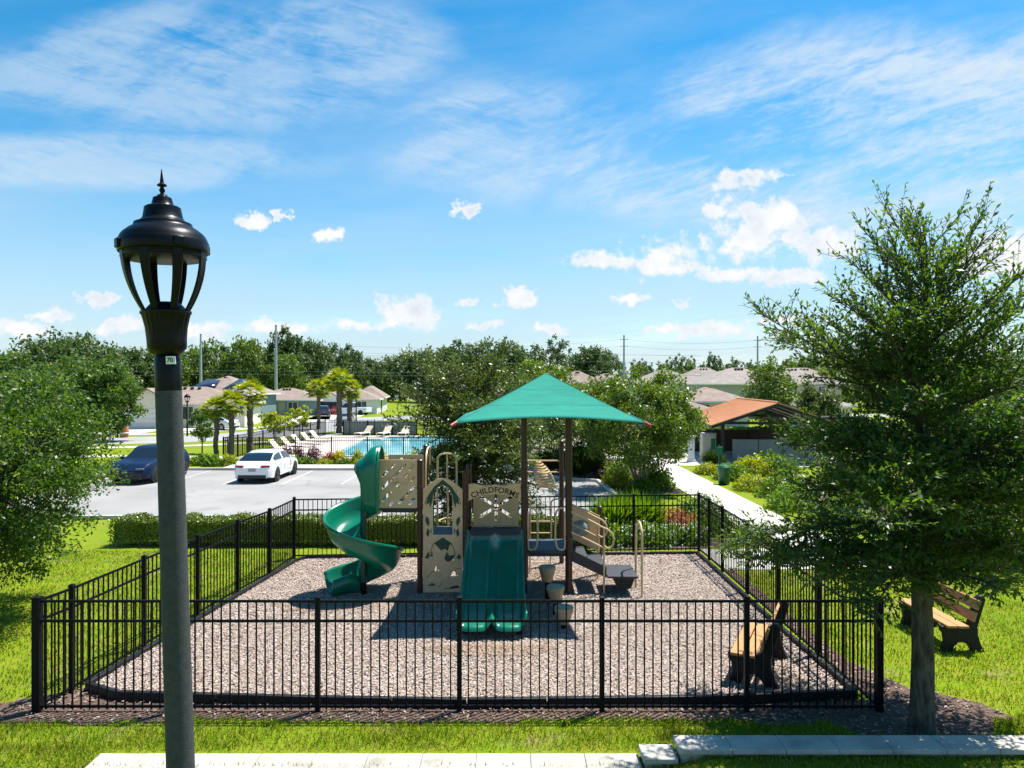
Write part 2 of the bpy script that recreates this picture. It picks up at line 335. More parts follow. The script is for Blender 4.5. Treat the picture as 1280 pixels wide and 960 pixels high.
FARLEAF2 = leafmat('far_light_leaves', [(0.0680, 0.1222, 0.0176), (0.0981, 0.1654, 0.0220), (0.1283, 0.2012, 0.0286), (0.1661, 0.2372, 0.0374)], c2=(0.05, 0.085, 0.02), scale=0.4, rough=0.55, transl=0.3)
PINELEAF = leafmat('pine_needles', [(0.0420, 0.0900, 0.0122), (0.0660, 0.1260, 0.0163), (0.0900, 0.1620, 0.0204)], rough=0.5, transl=0.3)
HEDGEL = leafmat('hedge_leaves', [(0.0693, 0.1085, 0.0064), (0.1089, 0.1603, 0.0080), (0.1485, 0.1980, 0.0112)], rough=0.4, transl=0.06)
HEDGEIN = mat('hedge_inner_shade', (0.008, 0.014, 0.003), 0.9, c2=(0.03, 0.045, 0.01), scale=20)  # near-black green: the shade inside the hedge as colour
LIME = leafmat('lime_leaves', [(0.14, 0.19, 0.012), (0.21, 0.26, 0.016), (0.30, 0.33, 0.02)], rough=0.45, transl=0.4)
YELLOWL = leafmat('yellow_leaves', [(0.28, 0.26, 0.012), (0.42, 0.38, 0.015), (0.52, 0.45, 0.02)], rough=0.45, transl=0.35)
GREENL = leafmat('bed_green_leaves', [(0.0460, 0.0978, 0.0117), (0.0805, 0.1495, 0.0156), (0.1265, 0.2070, 0.0244)], rough=0.4, transl=0.35)
DARKGR = leafmat('dark_grass_leaves', [(0.014, 0.035, 0.008), (0.024, 0.055, 0.010), (0.04, 0.08, 0.014)], rough=0.45, transl=0.25)
BRIGHTGR = leafmat('bright_grass_leaves', [(0.06, 0.13, 0.01), (0.09, 0.18, 0.012), (0.13, 0.23, 0.018)], rough=0.45, transl=0.45)
PURPLEL = leafmat('purple_leaves', [(0.05, 0.012, 0.018), (0.09, 0.022, 0.03), (0.13, 0.035, 0.04)], rough=0.45, transl=0.3)
COPPERL = leafmat('copper_leaves', [(0.16, 0.055, 0.025), (0.24, 0.09, 0.04), (0.30, 0.13, 0.06)], rough=0.5, transl=0.3)
FLOWERL = leafmat('pale_flowers', [(0.55, 0.58, 0.68), (0.66, 0.68, 0.75), (0.45, 0.5, 0.68)], rough=0.6, transl=0.3)
PALML = leafmat('palm_fronds', [(0.0914, 0.1522, 0.0123), (0.1522, 0.2392, 0.0160), (0.2284, 0.3045, 0.0222), (0.3959, 0.3480, 0.0370)], rough=0.4, transl=0.3)
STUC = {k: mat('stucco_' + k, c, 0.9, c2=tuple(x * 0.92 for x in c), scale=3, bump=0.1) for k, c in dict(cream=(0.80, 0.73, 0.60), white=(0.82, 0.81, 0.78), grey=(0.44, 0.41, 0.40), teal=(0.15, 0.22, 0.24), blue=(0.22, 0.30, 0.35), tan=(0.5, 0.42, 0.33), pale=(0.66, 0.63, 0.57)).items()}
SHING = mat('brown_shingles', (0.26, 0.20, 0.165), 0.95, c2=(0.19, 0.145, 0.12), scale=1.2, detail=9, bump=0.6, bscale=8)
SHINGG = mat('grey_shingles', (0.27, 0.235, 0.21), 0.95, c2=(0.20, 0.17, 0.15), scale=1.2, detail=9, bump=0.6, bscale=8)
GARAGE = mat('garage_door_paint', (0.72, 0.70, 0.66), 0.6)
WTRIM = mat('white_trim', (0.74, 0.74, 0.72), 0.6)
HGLASS = mat('house_glass', (0.03, 0.045, 0.055), 0.08, c2=(0.05, 0.07, 0.08), scale=0.6)
SOLAR = mat('solar_panel', (0.012, 0.016, 0.035), 0.12, c2=(0.018, 0.022, 0.045), scale=3)
STEEL = mat('galvanised_steel', (0.42, 0.44, 0.46), 0.5, c2=(0.34, 0.36, 0.38), scale=2)
WIREM = mat('wire_metal', (0.14, 0.145, 0.15), 0.5)
ORANGE = mat('copper_orange_metal_roof', (0.62, 0.30, 0.145), 0.7, c2=(0.57, 0.265, 0.125), scale=2)
DKBROWN = mat('dark_brown_boards', (0.06, 0.042, 0.032), 0.8, c2=(0.042, 0.03, 0.024), scale=4)
PGREY = mat('pale_grey_panel', (0.33, 0.33, 0.32), 0.6, c2=(0.28, 0.28, 0.275), scale=2)
PBEIGE = mat('beige_cabinet', (0.50, 0.44, 0.36), 0.5)
GRNBIN = mat('green_bin_paint', (0.0, 0.085, 0.035), 0.4)
SIGNG = mat('sign_green', (0.0, 0.16, 0.06), 0.5)
WHITE = mat('white_plastic', (0.75, 0.75, 0.74), 0.5)
INK = mat('black_ink', (0.01, 0.01, 0.012), 0.5)
GROOVE = mat('engraved_letter', (0.035, 0.022, 0.014), 0.6)
LOUNGE = mat('tan_sling_fabric', (0.62, 0.53, 0.42), 0.8)
CARW = mat('white_car_paint', (0.78, 0.78, 0.79), 0.3, coat=1.0)
CARB = mat('blue_car_paint', (0.001, 0.013, 0.045), 0.55, spec=0.15, coat=0.12)
CARD = mat('dark_navy_car_paint', (0.012, 0.018, 0.045), 0.3, coat=1.0)
CARS = mat('silver_car_paint', (0.36, 0.38, 0.42), 0.3, metal=0.4, coat=1.0)
CARGLASS = mat('tinted_glass', (0.008, 0.012, 0.018), 0.04, spec=0.8)
TYRE = mat('tyre_rubber', (0.012, 0.012, 0.013), 0.85)
RIMD = mat('dark_alloy', (0.035, 0.035, 0.04), 0.35, metal=0.7)
RIMS = mat('silver_alloy', (0.4, 0.4, 0.42), 0.35, metal=0.8)
LIGHTW = mat('headlight_lens', (0.10, 0.11, 0.13), 0.1)
LIGHTR = mat('tail_light_lens', (0.32, 0.01, 0.012), 0.2)
TRIMB = mat('black_trim', (0.012, 0.012, 0.013), 0.5)
STOPR = mat('sign_red', (0.55, 0.02, 0.03), 0.5)
GLOBE = mat('frosted_reflector', (0.62, 0.60, 0.48), 0.4)
CLAY = mat('terracotta', (0.42, 0.15, 0.05), 0.8)
def asphalt_detail(m):
    nt = m.node_tree; N, L = nt.nodes, nt.links; b = N['Principled BSDF']; src = b.inputs['Base Color'].links[0].from_socket
    p = N.new('ShaderNodeNewGeometry').outputs['Position']
    v = N.new('ShaderNodeTexVoronoi'); v.feature = 'DISTANCE_TO_EDGE'; v.inputs['Scale'].default_value = 0.22
    nz = N.new('ShaderNodeTexNoise'); nz.inputs['Scale'].default_value = 0.8; nz.inputs['Detail'].default_value = 6; L.new(p, nz.inputs['Vector'])
    ad = N.new('ShaderNodeVectorMath'); ad.operation = 'MULTIPLY_ADD'; L.new(nz.outputs['Color'], ad.inputs[0]); ad.inputs[1].default_value = (1.6, 1.6, 0); L.new(p, ad.inputs[2]); L.new(ad.outputs[0], v.inputs['Vector'])
    r = N.new('ShaderNodeMapRange'); L.new(v.outputs['Distance'], r.inputs[0]); r.inputs[1].default_value = 0.0; r.inputs[2].default_value = 0.006; r.inputs[3].default_value = 0.45; r.inputs[4].default_value = 0.0
    mx = N.new('ShaderNodeMix'); mx.data_type = 'RGBA'; L.new(r.outputs[0], mx.inputs[0]); L.new(src, mx.inputs[6]); mx.inputs[7].default_value = (0.12, 0.115, 0.11, 1)
    n2 = N.new('ShaderNodeTexNoise'); n2.inputs['Scale'].default_value = 0.55; n2.inputs['Detail'].default_value = 3; L.new(p, n2.inputs['Vector'])
    r2 = N.new('ShaderNodeMapRange'); L.new(n2.outputs[0], r2.inputs[0]); r2.inputs[1].default_value = 0.62; r2.inputs[2].default_value = 0.76; r2.inputs[4].default_value = 0.55
    m2 = N.new('ShaderNodeMix'); m2.data_type = 'RGBA'; L.new(r2.outputs[0], m2.inputs[0]); L.new(mx.outputs[2], m2.inputs[6]); m2.inputs[7].default_value = (0.15, 0.145, 0.14, 1)
    L.new(m2.outputs[2], b.inputs['Base Color'])
asphalt_detail(ASPH)
def watermat():
    m = mat('pool_water', (0.10, 0.42, 0.52), 0.06, c2=(0.22, 0.60, 0.68), scale=0.9, detail=5, bump=0.35, bscale=3, pos='World', spec=0.5)
    return m
POOLW = watermat()

# ------------------------------------------------------------------ leaf quads by numpy
def unit(a): return a / np.maximum(np.linalg.norm(a, axis=1, keepdims=True), 1e-9)
def leaf_mesh(name, P, D, Nn, L, W):
    """one folded leaf quad per row: base P, along D, face normal Nn"""
    n = len(P); D = unit(D); S = unit(np.cross(D, Nn)); U = np.cross(S, D)
    L = np.broadcast_to(np.asarray(L, float).reshape(-1, 1), (n, 1)); W = np.broadcast_to(np.asarray(W, float).reshape(-1, 1), (n, 1))
    mid = P + D * L * 0.5
    V = np.empty((n, 4, 3)); V[:, 0] = P; V[:, 1] = mid + S * W * 0.5 + U * W * 0.15; V[:, 2] = P + D * L - U * L * 0.06; V[:, 3] = mid - S * W * 0.5 + U * W * 0.15
    me = bpy.data.meshes.new(name); me.vertices.add(4 * n); me.loops.add(4 * n); me.polygons.add(n)
    me.vertices.foreach_set('co', V.reshape(-1).astype(np.float32))
    me.loops.foreach_set('vertex_index', np.arange(4 * n, dtype=np.int32))
    me.polygons.foreach_set('loop_start', np.arange(0, 4 * n, 4, dtype=np.int32)); me.polygons.foreach_set('loop_total', np.full(n, 4, np.int32))
    me.update(); return me
def rv(n): return unit(rng.normal(size=(n, 3)))

def clump_leaves(centers, rad, per, size, flat=0.75, up=0.6, aspect=0.5):
    centers = np.asarray(centers); k = len(centers); n = k * per
    c = np.repeat(centers, per, 0); r = np.repeat(np.broadcast_to(rad, (k,)), per)
    off = rv(n) * (rng.random((n, 1)) ** 0.5) * r[:, None]; off[:, 2] *= flat
    P = c + off
    Nn = unit(rv(n) + np.array([0, 0, up]) + off / r[:, None] * 0.7)
    D = np.cross(Nn, rv(n))
    L = size * rng.uniform(0.6, 1.25, n)
    return P, D, Nn, L, L * aspect

# ================================================================== GROUND
def gz(x, y):
    if y <= 8.06:
        t = min(max((x - 1.5) / 0.7, 0), 1); return -0.03 + 0.165 * t
    if y <= 19.9: return 0.0
    return -0.3 * min((y - 19.9) / 3.0, 1)
xs = [-4000, -300, -80, -40, -20, -10, -5, 0, 1.4, 1.5, 2.2, 2.3, 5, 10, 20, 40, 80, 300, 4000]
ys = [-200, -20, 0, 7.9, 8.05, 8.12, 9, 12, 16, 19.9, 21, 22, 22.9, 24, 40, 80, 160, 400, 1500, 7000]
g = MB(); g.grid([[(x, y, gz(x, y)) for x in xs] for y in ys])
struct(g.build('ground', LAWN, smooth=False))
ZL = -0.3
def sheet(name, pts, z, m): return struct(MB().poly(pts, z).build(name, m, smooth=False))
def ribbon(name, pts, w, z, m, thick=0):
    rows = []
    for i, p in enumerate(pts):
        a = Vector(pts[max(i - 1, 0)]); b = Vector(pts[min(i + 1, len(pts) - 1)]); d = (b - a).normalized(); n = Vector((-d.y, d.x)) * w / 2
        rows.append([(p[0] + n.x, p[1] + n.y, z), (p[0] - n.x, p[1] - n.y, z)])
    mb = MB(); mb.grid(rows, flip=True)
    if thick: 
        mb.grid([[(r[0][0], r[0][1], z - thick), r[0]] for r in rows], flip=True); mb.grid([[r[1], (r[1][0], r[1][1], z - thick)] for r in rows], flip=True)
    return struct(mb.build(name, m, smooth=False))
def curvept(pts, n=8):
    out = []; P = [Vector(p) for p in pts]
    for i in range(len(P) - 1):
        a, b, c, d = P[max(i - 1, 0)], P[i], P[i + 1], P[min(i + 2, len(P) - 1)]
        for k in range(n):
            t = k / n; out.append(tuple(0.5 * ((2 * b) + (c - a) * t + (2 * a - 5 * b + 4 * c - d) * t * t + (3 * b - a - 3 * c + d) * t ** 3)))
    out.append(tuple(P[-1])); return out

# parking lot, kerbs, road, paths
sheet('parking_lot', [(-19.2, 24.6), (4.15, 24.6), (4.15, 30.2), (3.95, 33.7), (2.4, 34.6), (1.2, 36.4), (0.6, 38.3), (-19.2, 38.3)], ZL + 0.004, ASPH)
for i in range(11):
    x = -18.6 + i * 2.72 - 0.06 + 5.44 * 0
    x = -10.55 + (i - 3) * 2.72
    if x < 0.2: sheet('parking_stall_line', [(x - 0.05, 33.0), (x + 0.05, 33.0), (x + 0.05, 38.2), (x - 0.05, 38.2)], ZL + 0.008, WHITEP)
def kerb(name, pts, w=0.16, h=0.13):
    o = ribbon(name, pts, w, ZL + h, CONC, h); return o
kerb('kerb', [(4.23, 24.5), (4.23, 30.3), (4.03, 33.75), (2.5, 34.7), (1.3, 36.5), (0.7, 38.2)])
kerb('kerb', [(-19.2, 24.5), (4.2, 24.5)])
kerb('kerb', [(-19.3, 24.5), (-19.3, 36.0), (-18.9, 37.8), (-18.0, 38.4), (0.6, 38.4)])
ribbon('sidewalk', [(-15.5, 39.25), (1.5, 39.25)], 1.5, ZL + 0.125, CONC, 0.12)
ribbon('sidewalk', [(-60, 47.6), (-40, 47.5), (-17.8, 45.0)], 1.3, ZL + 0.012, CONC)
ribbon('sidewalk', curvept([(-90, 51.5), (-60, 51.0), (-30, 52), (-20, 57), (-16.5, 66), (-13, 86), (20, 95)]), 1.3, ZL + 0.014, CONC)
road = curvept([(-140, 60), (-70, 57.5), (-36, 58), (-25, 63), (-20.5, 75), (-20, 92), (-8, 101), (30, 104), (120, 108)])
ribbon('road', road, 8.0, ZL + 0.006, ROADM)
ribbon('road', curvept([(40, 165), (10, 180), (-15, 202), (-36, 224), (-62, 240), (-110, 250)]), 12.0, ZL + 0.010, ROADM)
ribbon('sidewalk', curvept([(-140, 66), (-70, 63.6), (-40, 64.2), (-30, 69), (-26, 80), (-26.5, 96)]), 1.4, ZL + 0.013, CONC)
for (a, b, w) in [((-37.5, 64), (-38.2, 73.5), 6.5), ((-30.2, 70), (-34.5, 92), 5.5), ((-25, 86), (-28.8, 102), 6.0), ((-24, 93), (-25, 107), 6.5)]:
    ribbon('driveway', [a, b], w, ZL + 0.016, CONC)
ribbon('sidewalk', [(8.3, 20.6), (8.3, 62)], 2.0, ZL + 0.03, CONC)
ribbon('sidewalk', [(4.9, 17.65), (7.0, 17.75), (9.4, 17.75)], 2.1, 0.012, CONC)
ribbon('sidewalk', [(8.3, 16.7), (8.3, 19.8)], 2.0, 0.016, CONC)
struct(MB().grid([[(7.3, 19.8, 0.016), (9.3, 19.8, 0.016)], [(7.3, 22.9, ZL + 0.03), (9.3, 22.9, ZL + 0.03)]], flip=True).build('sidewalk', CONC, smooth=False))
sheet('pavilion_pad', [(9.35, 40.5), (19.5, 39.4), (22, 56), (9.35, 56)], ZL + 0.02, CONC)
ribbon('sidewalk', [(1.5, 44.6), (7.2, 45.4)], 1.8, ZL + 0.018, CONC)
ribbon('sidewalk', [(16, 66), (60, 62)], 1.6, ZL + 0.02, CONC)
sheet('neighbour_drive', [(12, 62), (34, 60), (34, 64.5), (12, 66)], ZL + 0.008, CONC)
for k in range(14): # joints are real narrow dark strips on the walk
    sheet('sidewalk_joint', [(7.32, 24 + k * 1.9), (9.28, 24 + k * 1.9), (9.28, 24.025 + k * 1.9), (7.32, 24.025 + k * 1.9)], ZL + 0.034, ASPH)
# planting beds
sheet('mulch_bed', [(4.35, 30.4), (7.2, 30.2), (7.2, 43.5), (1.6, 43.5), (1.0, 40.2), (0.9, 38.5), (1.5, 36.6), (2.7, 34.9), (4.2, 33.9)], ZL + 0.009, MULCH)
sheet('mulch_bed', [(-19, 38.6), (-19, 42.6), (-17.4, 43.4), (0.8, 43.2), (0.8, 40.15), (-15.4, 40.15), (-15.4, 38.6)], ZL + 0.007, LAWN)
sheet('mulch_bed', [(11.5, 24.5), (20, 24.5), (18.5, 33), (12.0, 33.5)], ZL + 0.009, MULCH)
sheet('flower_bed', [(2.6, 18.75), (4.7, 18.85), (7.1, 19.2), (7.1, 19.88), (2.6, 19.88)], 0.006, MULCH)
# playground surface and mulch strip
PLAY = [(-5.95, 10.08), (-5.35, 9.78), (-2.6, 9.62), (-0.6, 9.55), (2.6, 9.64), (4.70, 9.84), (4.64, 12), (4.62, 17.95), (-5.0, 17.5), (-5.15, 17.2)]
sheet('wood_chip_ground', PLAY, 0.05, CHIPBED)
jag = [(-6.9, 9.0)]
random.seed(3)
for i in range(49):
    x = -6.8 + i * 0.27; jag.append((x, 9.17 + random.uniform(-0.09, 0.07) + 0.05 * math.sin(x * 1.3) - (0.42 if 4.1 < x < 6.0 else 0)))
jag += [(6.5, 9.2), (6.3, 9.7), (5.6, 10.2), (5.2, 11.2), (5.12, 17), (4.9, 17), (4.9, 9.75), (4.6, 9.8), (2.6, 9.6), (-0.6, 9.52), (-5.3, 9.76), (-6.0, 10.2), (-6.5, 9.9), (-7.0, 9.6)]
sheet('mulch_strip', jag, 0.006, MULCH)

def inside(P, poly):
    x, y = P[:, 0], P[:, 1]; c = np.zeros(len(P), bool); n = len(poly)
    for i in range(n):
        (x1, y1), (x2, y2) = poly[i], poly[(i + 1) % n]
        if y1 == y2: continue
        c ^= ((y1 > y) != (y2 > y)) & (x < (x2 - x1) * (y - y1) / (y2 - y1) + x1)
    return c
def chips(name, poly, n, z, L0, L1, W0, W1, m, label, zmax=0.02):
    poly = np.array(poly); lo, hi = poly.min(0), poly.max(0)
    P = np.c_[rng.uniform(lo[0], hi[0], n), rng.uniform(lo[1], hi[1], n)]; P = P[inside(P, poly)]; k = len(P)
    P = np.c_[P, z + rng.uniform(0.002, zmax, k)]
    a = rng.uniform(0, 2 * math.pi, k); D = np.c_[np.cos(a), np.sin(a), rng.normal(0, 0.22, k)]
    Nn = np.c_[rng.normal(0, 0.3, k), rng.normal(0, 0.3, k), np.ones(k)]
    me = leaf_mesh(name, P, D, Nn, rng.uniform(L0, L1, k), rng.uniform(W0, W1, k))
    o = link_mesh(name, me, m, smooth=False); tag(o, label, 'wood chips', kind='stuff')
chips('wood_chips', PLAY, 330000, 0.05, 0.022, 0.062, 0.010, 0.026, CHIPS, 'pale grey and tan wood chips covering the playground floor', 0.025)
WORN = mat('worn_tan_chips', (0.4, 0.25, 0.15), 0.9, isl=[(0.34, 0.22, 0.14), (0.42, 0.31, 0.23), (0.26, 0.17, 0.11), (0.46, 0.38, 0.31)])
for (wx, wy, wa, wb, nn, lb) in [(-0.35, 11.45, 1.0, 0.32, 5200, 'finer tan chips kicked up in front of the double slide'), (1.2, 15.9, 1.5, 0.9, 5200, 'finer tan chips worn in under the low blue deck'), (-3.6, 13.7, 0.9, 0.4, 2600, 'finer tan chips at the foot of the spiral slide')]:
    chips('worn_chips', [(wx + wa * math.cos(a) * (1 + 0.2 * math.sin(3 * a)), wy + wb * math.sin(a) * (1 + 0.2 * math.cos(2 * a))) for a in np.linspace(0, 6.2, 18)], nn, 0.066, 0.02, 0.05, 0.010, 0.022, WORN, lb, 0.022)
chips('mulch_chips', jag, 26000, 0.006, 0.03, 0.10, 0.012, 0.04, MULCHC, 'dark brown mulch chips strewn in the strip outside the fence', 0.03)

chips('stray_chips', jag, 2600, 0.012, 0.025, 0.065, 0.01, 0.026, CHIPS, 'pale wood chips spilled over the border onto the dark mulch', 0.03)
def grass(name, regions, label, m=GRASSB):
    Ps, Ls, Ws = [], [], []
    for (poly, dens, l, w, holes) in regions:
        poly = np.array(poly); lo, hi = poly.min(0), poly.max(0); n = int(dens * np.prod(hi - lo))
        P = np.c_[rng.uniform(lo[0], hi[0], n), rng.uniform(lo[1], hi[1], n)]; k = inside(P, poly)
        for h in holes: k &= ~inside(P, np.array(h))
        # patchy growth
        q = np.sin(P[:, 0] * 2.3 + 1.7 * np.sin(P[:, 1] * 3.1)) * np.sin(P[:, 1] * 2.7 + 1.3 * np.sin(P[:, 0] * 1.9 + 2)) 
        k &= rng.random(n) < 0.72 + 0.4 * q
        P = P[k]; z = np.array([gz(a, b) for a, b in P]); Ps.append(np.c_[P, z])
        Ls.append(l * rng.uniform(0.5, 1.3, len(P))); Ws.append(np.full(len(P), w))
    P = np.concatenate(Ps); L = np.concatenate(Ls); W = np.concatenate(Ws); n = len(P)
    D = np.c_[rng.normal(0, 0.45, (n, 2)), np.ones(n)]; Nn = np.c_[rng.normal(0, 1, (n, 2)), rng.normal(0, 0.2, n)]
    o = link_mesh(name, leaf_mesh(name, P, D, Nn, L, W), m, smooth=False); tag(o, label, 'grass', kind='stuff')
grass('grass', [([(-9, 8.42), (6.8, 8.42), (6.8, 9.3), (-9, 9.3)], 2300, 0.075, 0.011, [jag]),
                ([(-9, 8.0), (-4.8, 8.0), (-4.7, 8.5), (-9, 8.5)], 2300, 0.075, 0.011, []),
                ([(-9.5, 7.4), (8, 7.4), (8, 8.07), (-9.5, 8.07)], 2200, 0.07, 0.011, []),
                ([(-13, 8.6), (-6.2, 8.6), (-5.45, 18.4), (-13, 18.6)], 620, 0.065, 0.016, [jag, PLAY]),
                ([(5.0, 9.0), (15, 9.0), (15, 16.4), (5.0, 16.4)], 700, 0.065, 0.015, [jag])],
      'short bright green grass of the lawns around the play area')

# ================================================================== FENCES
def fence_run(root, posts, z0, h, m, step=0.115, pw=0.062, pick=0.017, rails=(0.07, -0.28, 0), postw=None, parts=True):
    for i, (x, y) in enumerate(posts):
        w = (postw or {}).get(i, pw); mb = MB(); mb.bb((x - w / 2, y - w / 2, z0), (x + w / 2, y + w / 2, z0 + h + 0.02))
        po = mb.build('post', m, root)
        MB().lathe([(w * 0.78, z0 + h + 0.02), (w * 0.78, z0 + h + 0.035), (w * 0.3, z0 + h + 0.05)], (x, y, 0), 4, math.pi / 4).build('post_cap', m, po)
    for i in range(len(posts) - 1):
        a, b = Vector((*posts[i], 0)), Vector((*posts[i + 1], 0)); d = b - a; n = max(2, round(d.length / step)); ang = math.atan2(d.y, d.x)
        pk = MB()
        for k in range(1, n): p = a + d * k / n; pk.box((p.x, p.y, z0 + (0.03 + h - 0.02) / 2), (pick, pick, h - 0.05), ang)
        po = pk.build('picket_panel', m, root, smooth=False)
        for zr in (rails[0], h + rails[1], h - 0.02):
            rb = MB(); rb.beam(a + Vector((0, 0, z0 + zr)), b + Vector((0, 0, z0 + zr)), 0.026, 0.032); rb.build('rail', m, po, smooth=False)
FX = [-6.23, -4.39, -2.55, -0.69, 1.18, 3.08, 4.82]
fr = thing('playground_fence', 'black metal picket fence enclosing the play area on all four sides', 'fence', (-0.7, 9.45, 0))
front = [(x, 9.45) for x in FX]
right = [(4.82, y) for y in (11.33, 13.05, 14.75, 16.5, 17.6)] + [(4.8, 18.5)]
back = [(4.8 - (4.8 + 5.37) * k / 6, 18.5 - 0.75 * k / 6) for k in range(1, 7)]
left = [(-5.44, 16.15), (-5.64, 14.8), (-5.82, 13.33), (-5.99, 11.72), (-6.13, 10.03), (-6.23, 9.45)]
loop = front + right + back + left[:-1] + [front[0]]
def loopfence():
    posts = loop[:-1]
    fence_run(fr, loop[:7], 0, 1.47, BLACK, postw={0: 0.095, 6: 0.08})
    fence_run(fr, loop[6:13], 0, 1.47, BLACK, postw={0: 0.0001})
    fence_run(fr, loop[12:19], 0, 1.47, BLACK, postw={0: 0.0001})
    fence_run(fr, loop[18:], 0, 1.47, BLACK, postw={0: 0.0001, len(loop[18:]) - 1: 0.0001})
loopfence()
for o in [o for o in fr.children if o.name.startswith('post') and o.dimensions.x < 0.01 and o.type == 'MESH']:
    for c in list(o.children): bpy.data.objects.remove(c)
    bpy.data.objects.remove(o)
bd = thing('playground_border', 'low black border boards holding the wood chips inside the fence', 'border', (-0.7, 9.7, 0))
BP = PLAY + [PLAY[0]]
for i in range(len(PLAY)):
    a, b = Vector((*BP[i], 0)), Vector((*BP[i + 1], 0)); n = max(1, round((b - a).length / 1.25)); d = (b - a) / n
    for k in range(n):
        p, q = a + d * k + d * 0.006, a + d * (k + 1) - d * 0.006
        MB().beam(p + Vector((0, 0, 0.045)), q + Vector((0, 0, 0.045)), 0.075, 0.18).build('border_board', RUBBER, bd, bevel=0.01)

# ================================================================== PLAY STRUCTURE
ps = thing('play_structure', 'green, tan and brown play structure with slides under a green shade canopy', 'play structure', (-0.35, 14.6, 0.05))
Z0 = 0.05
def post(x, y, top, r=0.057, capm=BROWN):
    o = MB().tube([(x, y, Z0), (x, y, top)], r, 16).build('post', BROWN, ps)
    MB().lathe([(r * 1.08, top), (r * 1.08, top + 0.025), (r * 0.6, top + 0.05)], (x, y, 0), 16).build('post_cap', capm, o)
    for z in (0.95, 1.2, 1.62, 2.2):
        if z < top - 0.2: MB().lathe([(r * 1.12, z - 0.03), (r * 1.18, z - 0.02), (r * 1.18, z + 0.02), (r * 1.12, z + 0.03)], (x, y, 0), 16).build('clamp', BROWN, o)
YF, YB = 14.6, 15.72
PA, PF, PC, PD = -1.865, -0.94, 0.245, 1.15
post(PA, YF, 2.73); post(PF, YF, 2.50); post(PC, YF, 3.75, 0.062); post(PD, YF, 3.75, 0.072)
post(PA - 0.02, YB, 2.93); post(PF, YB, 2.50); post(0.30, YB, 1.9); post(1.17, 17.0, 2.93, 0.055); post(0.32, 17.0, 2.6, 0.05); post(1.95, 16.0, 1.55, 0.055)
def deck(name, x0, x1, y0, y1, z, m):
    MB().bb((x0, y0, z - 0.05), (x1, y1, z)).build(name, m, ps, bevel=0.012)
    MB().bb((x0 + 0.02, y0 + 0.02, z - 0.12), (x1 - 0.02, y1 - 0.02, z - 0.052)).build('deck_frame', DARKDECK, ps)
deck('deck', PA + 0.07, PF - 0.06, YF + 0.03, YB, 1.2, BLUEDECK)
deck('deck', PF + 0.06, PC - 0.06, YF + 0.03, YB, 1.2, DARKDECK)
deck('deck', PC + 0.065, PD + 0.02, YF + 0.0, YB, 0.92, BLUEDECK)
deck('deck', -2.66, PA - 0.06, YF + 0.05, YB - 0.1, 1.80, BLUEDECK)
# slotted panels by the spiral slide
def slot_panel(y):
    x0, x1, z0, z1 = -2.69, PA - 0.06, 1.79, 2.76; out = [[(x0, z0), (x1, z0), (x1, z1), (x0, z1)]]
    for (a, b, c, d) in [(-2.61, 2.45, -2.40, 2.67), (-2.61, 2.20, -2.17, 2.67), (-2.61, 1.95, -2.47, 2.10), (-2.33, 2.25, -2.29, 2.29), (-2.15, 2.03, -1.99, 2.20), (-2.15, 2.44, -2.12, 2.47), (-2.28, 1.90, -2.19, 2.00), (-2.07, 1.88, -1.99, 1.97), (-2.06, 2.58, -1.99, 2.66), (-2.02, 2.36, -1.99, 2.40), (-2.46, 1.86, -2.43, 1.89)]:
        out.append(slot(a, b, c, d, 0.068))
    me = panel_mesh('slotted_panel', out, 0.02); o = link_mesh('slotted_panel', place(me, (0, y, 0)), TAN, ps)
    r = MB()
    for (cx, cz, a0, a1) in [(-2.16, 2.36, -2.2, 2.2), (-2.36, 2.22, -0.6, 2.9), (-2.38, 2.32, -2.6, 0.8)]:
        r.tube([(cx + 0.07 * math.cos(a), y - 0.018, cz + 0.08 * math.sin(a)) for a in np.linspace(a0, a1, 9)], 0.012, 6)
    r.build('raised_letter_shape', TANPIPE, o)
slot_panel(YF)
slot_panel(YB - 0.05)
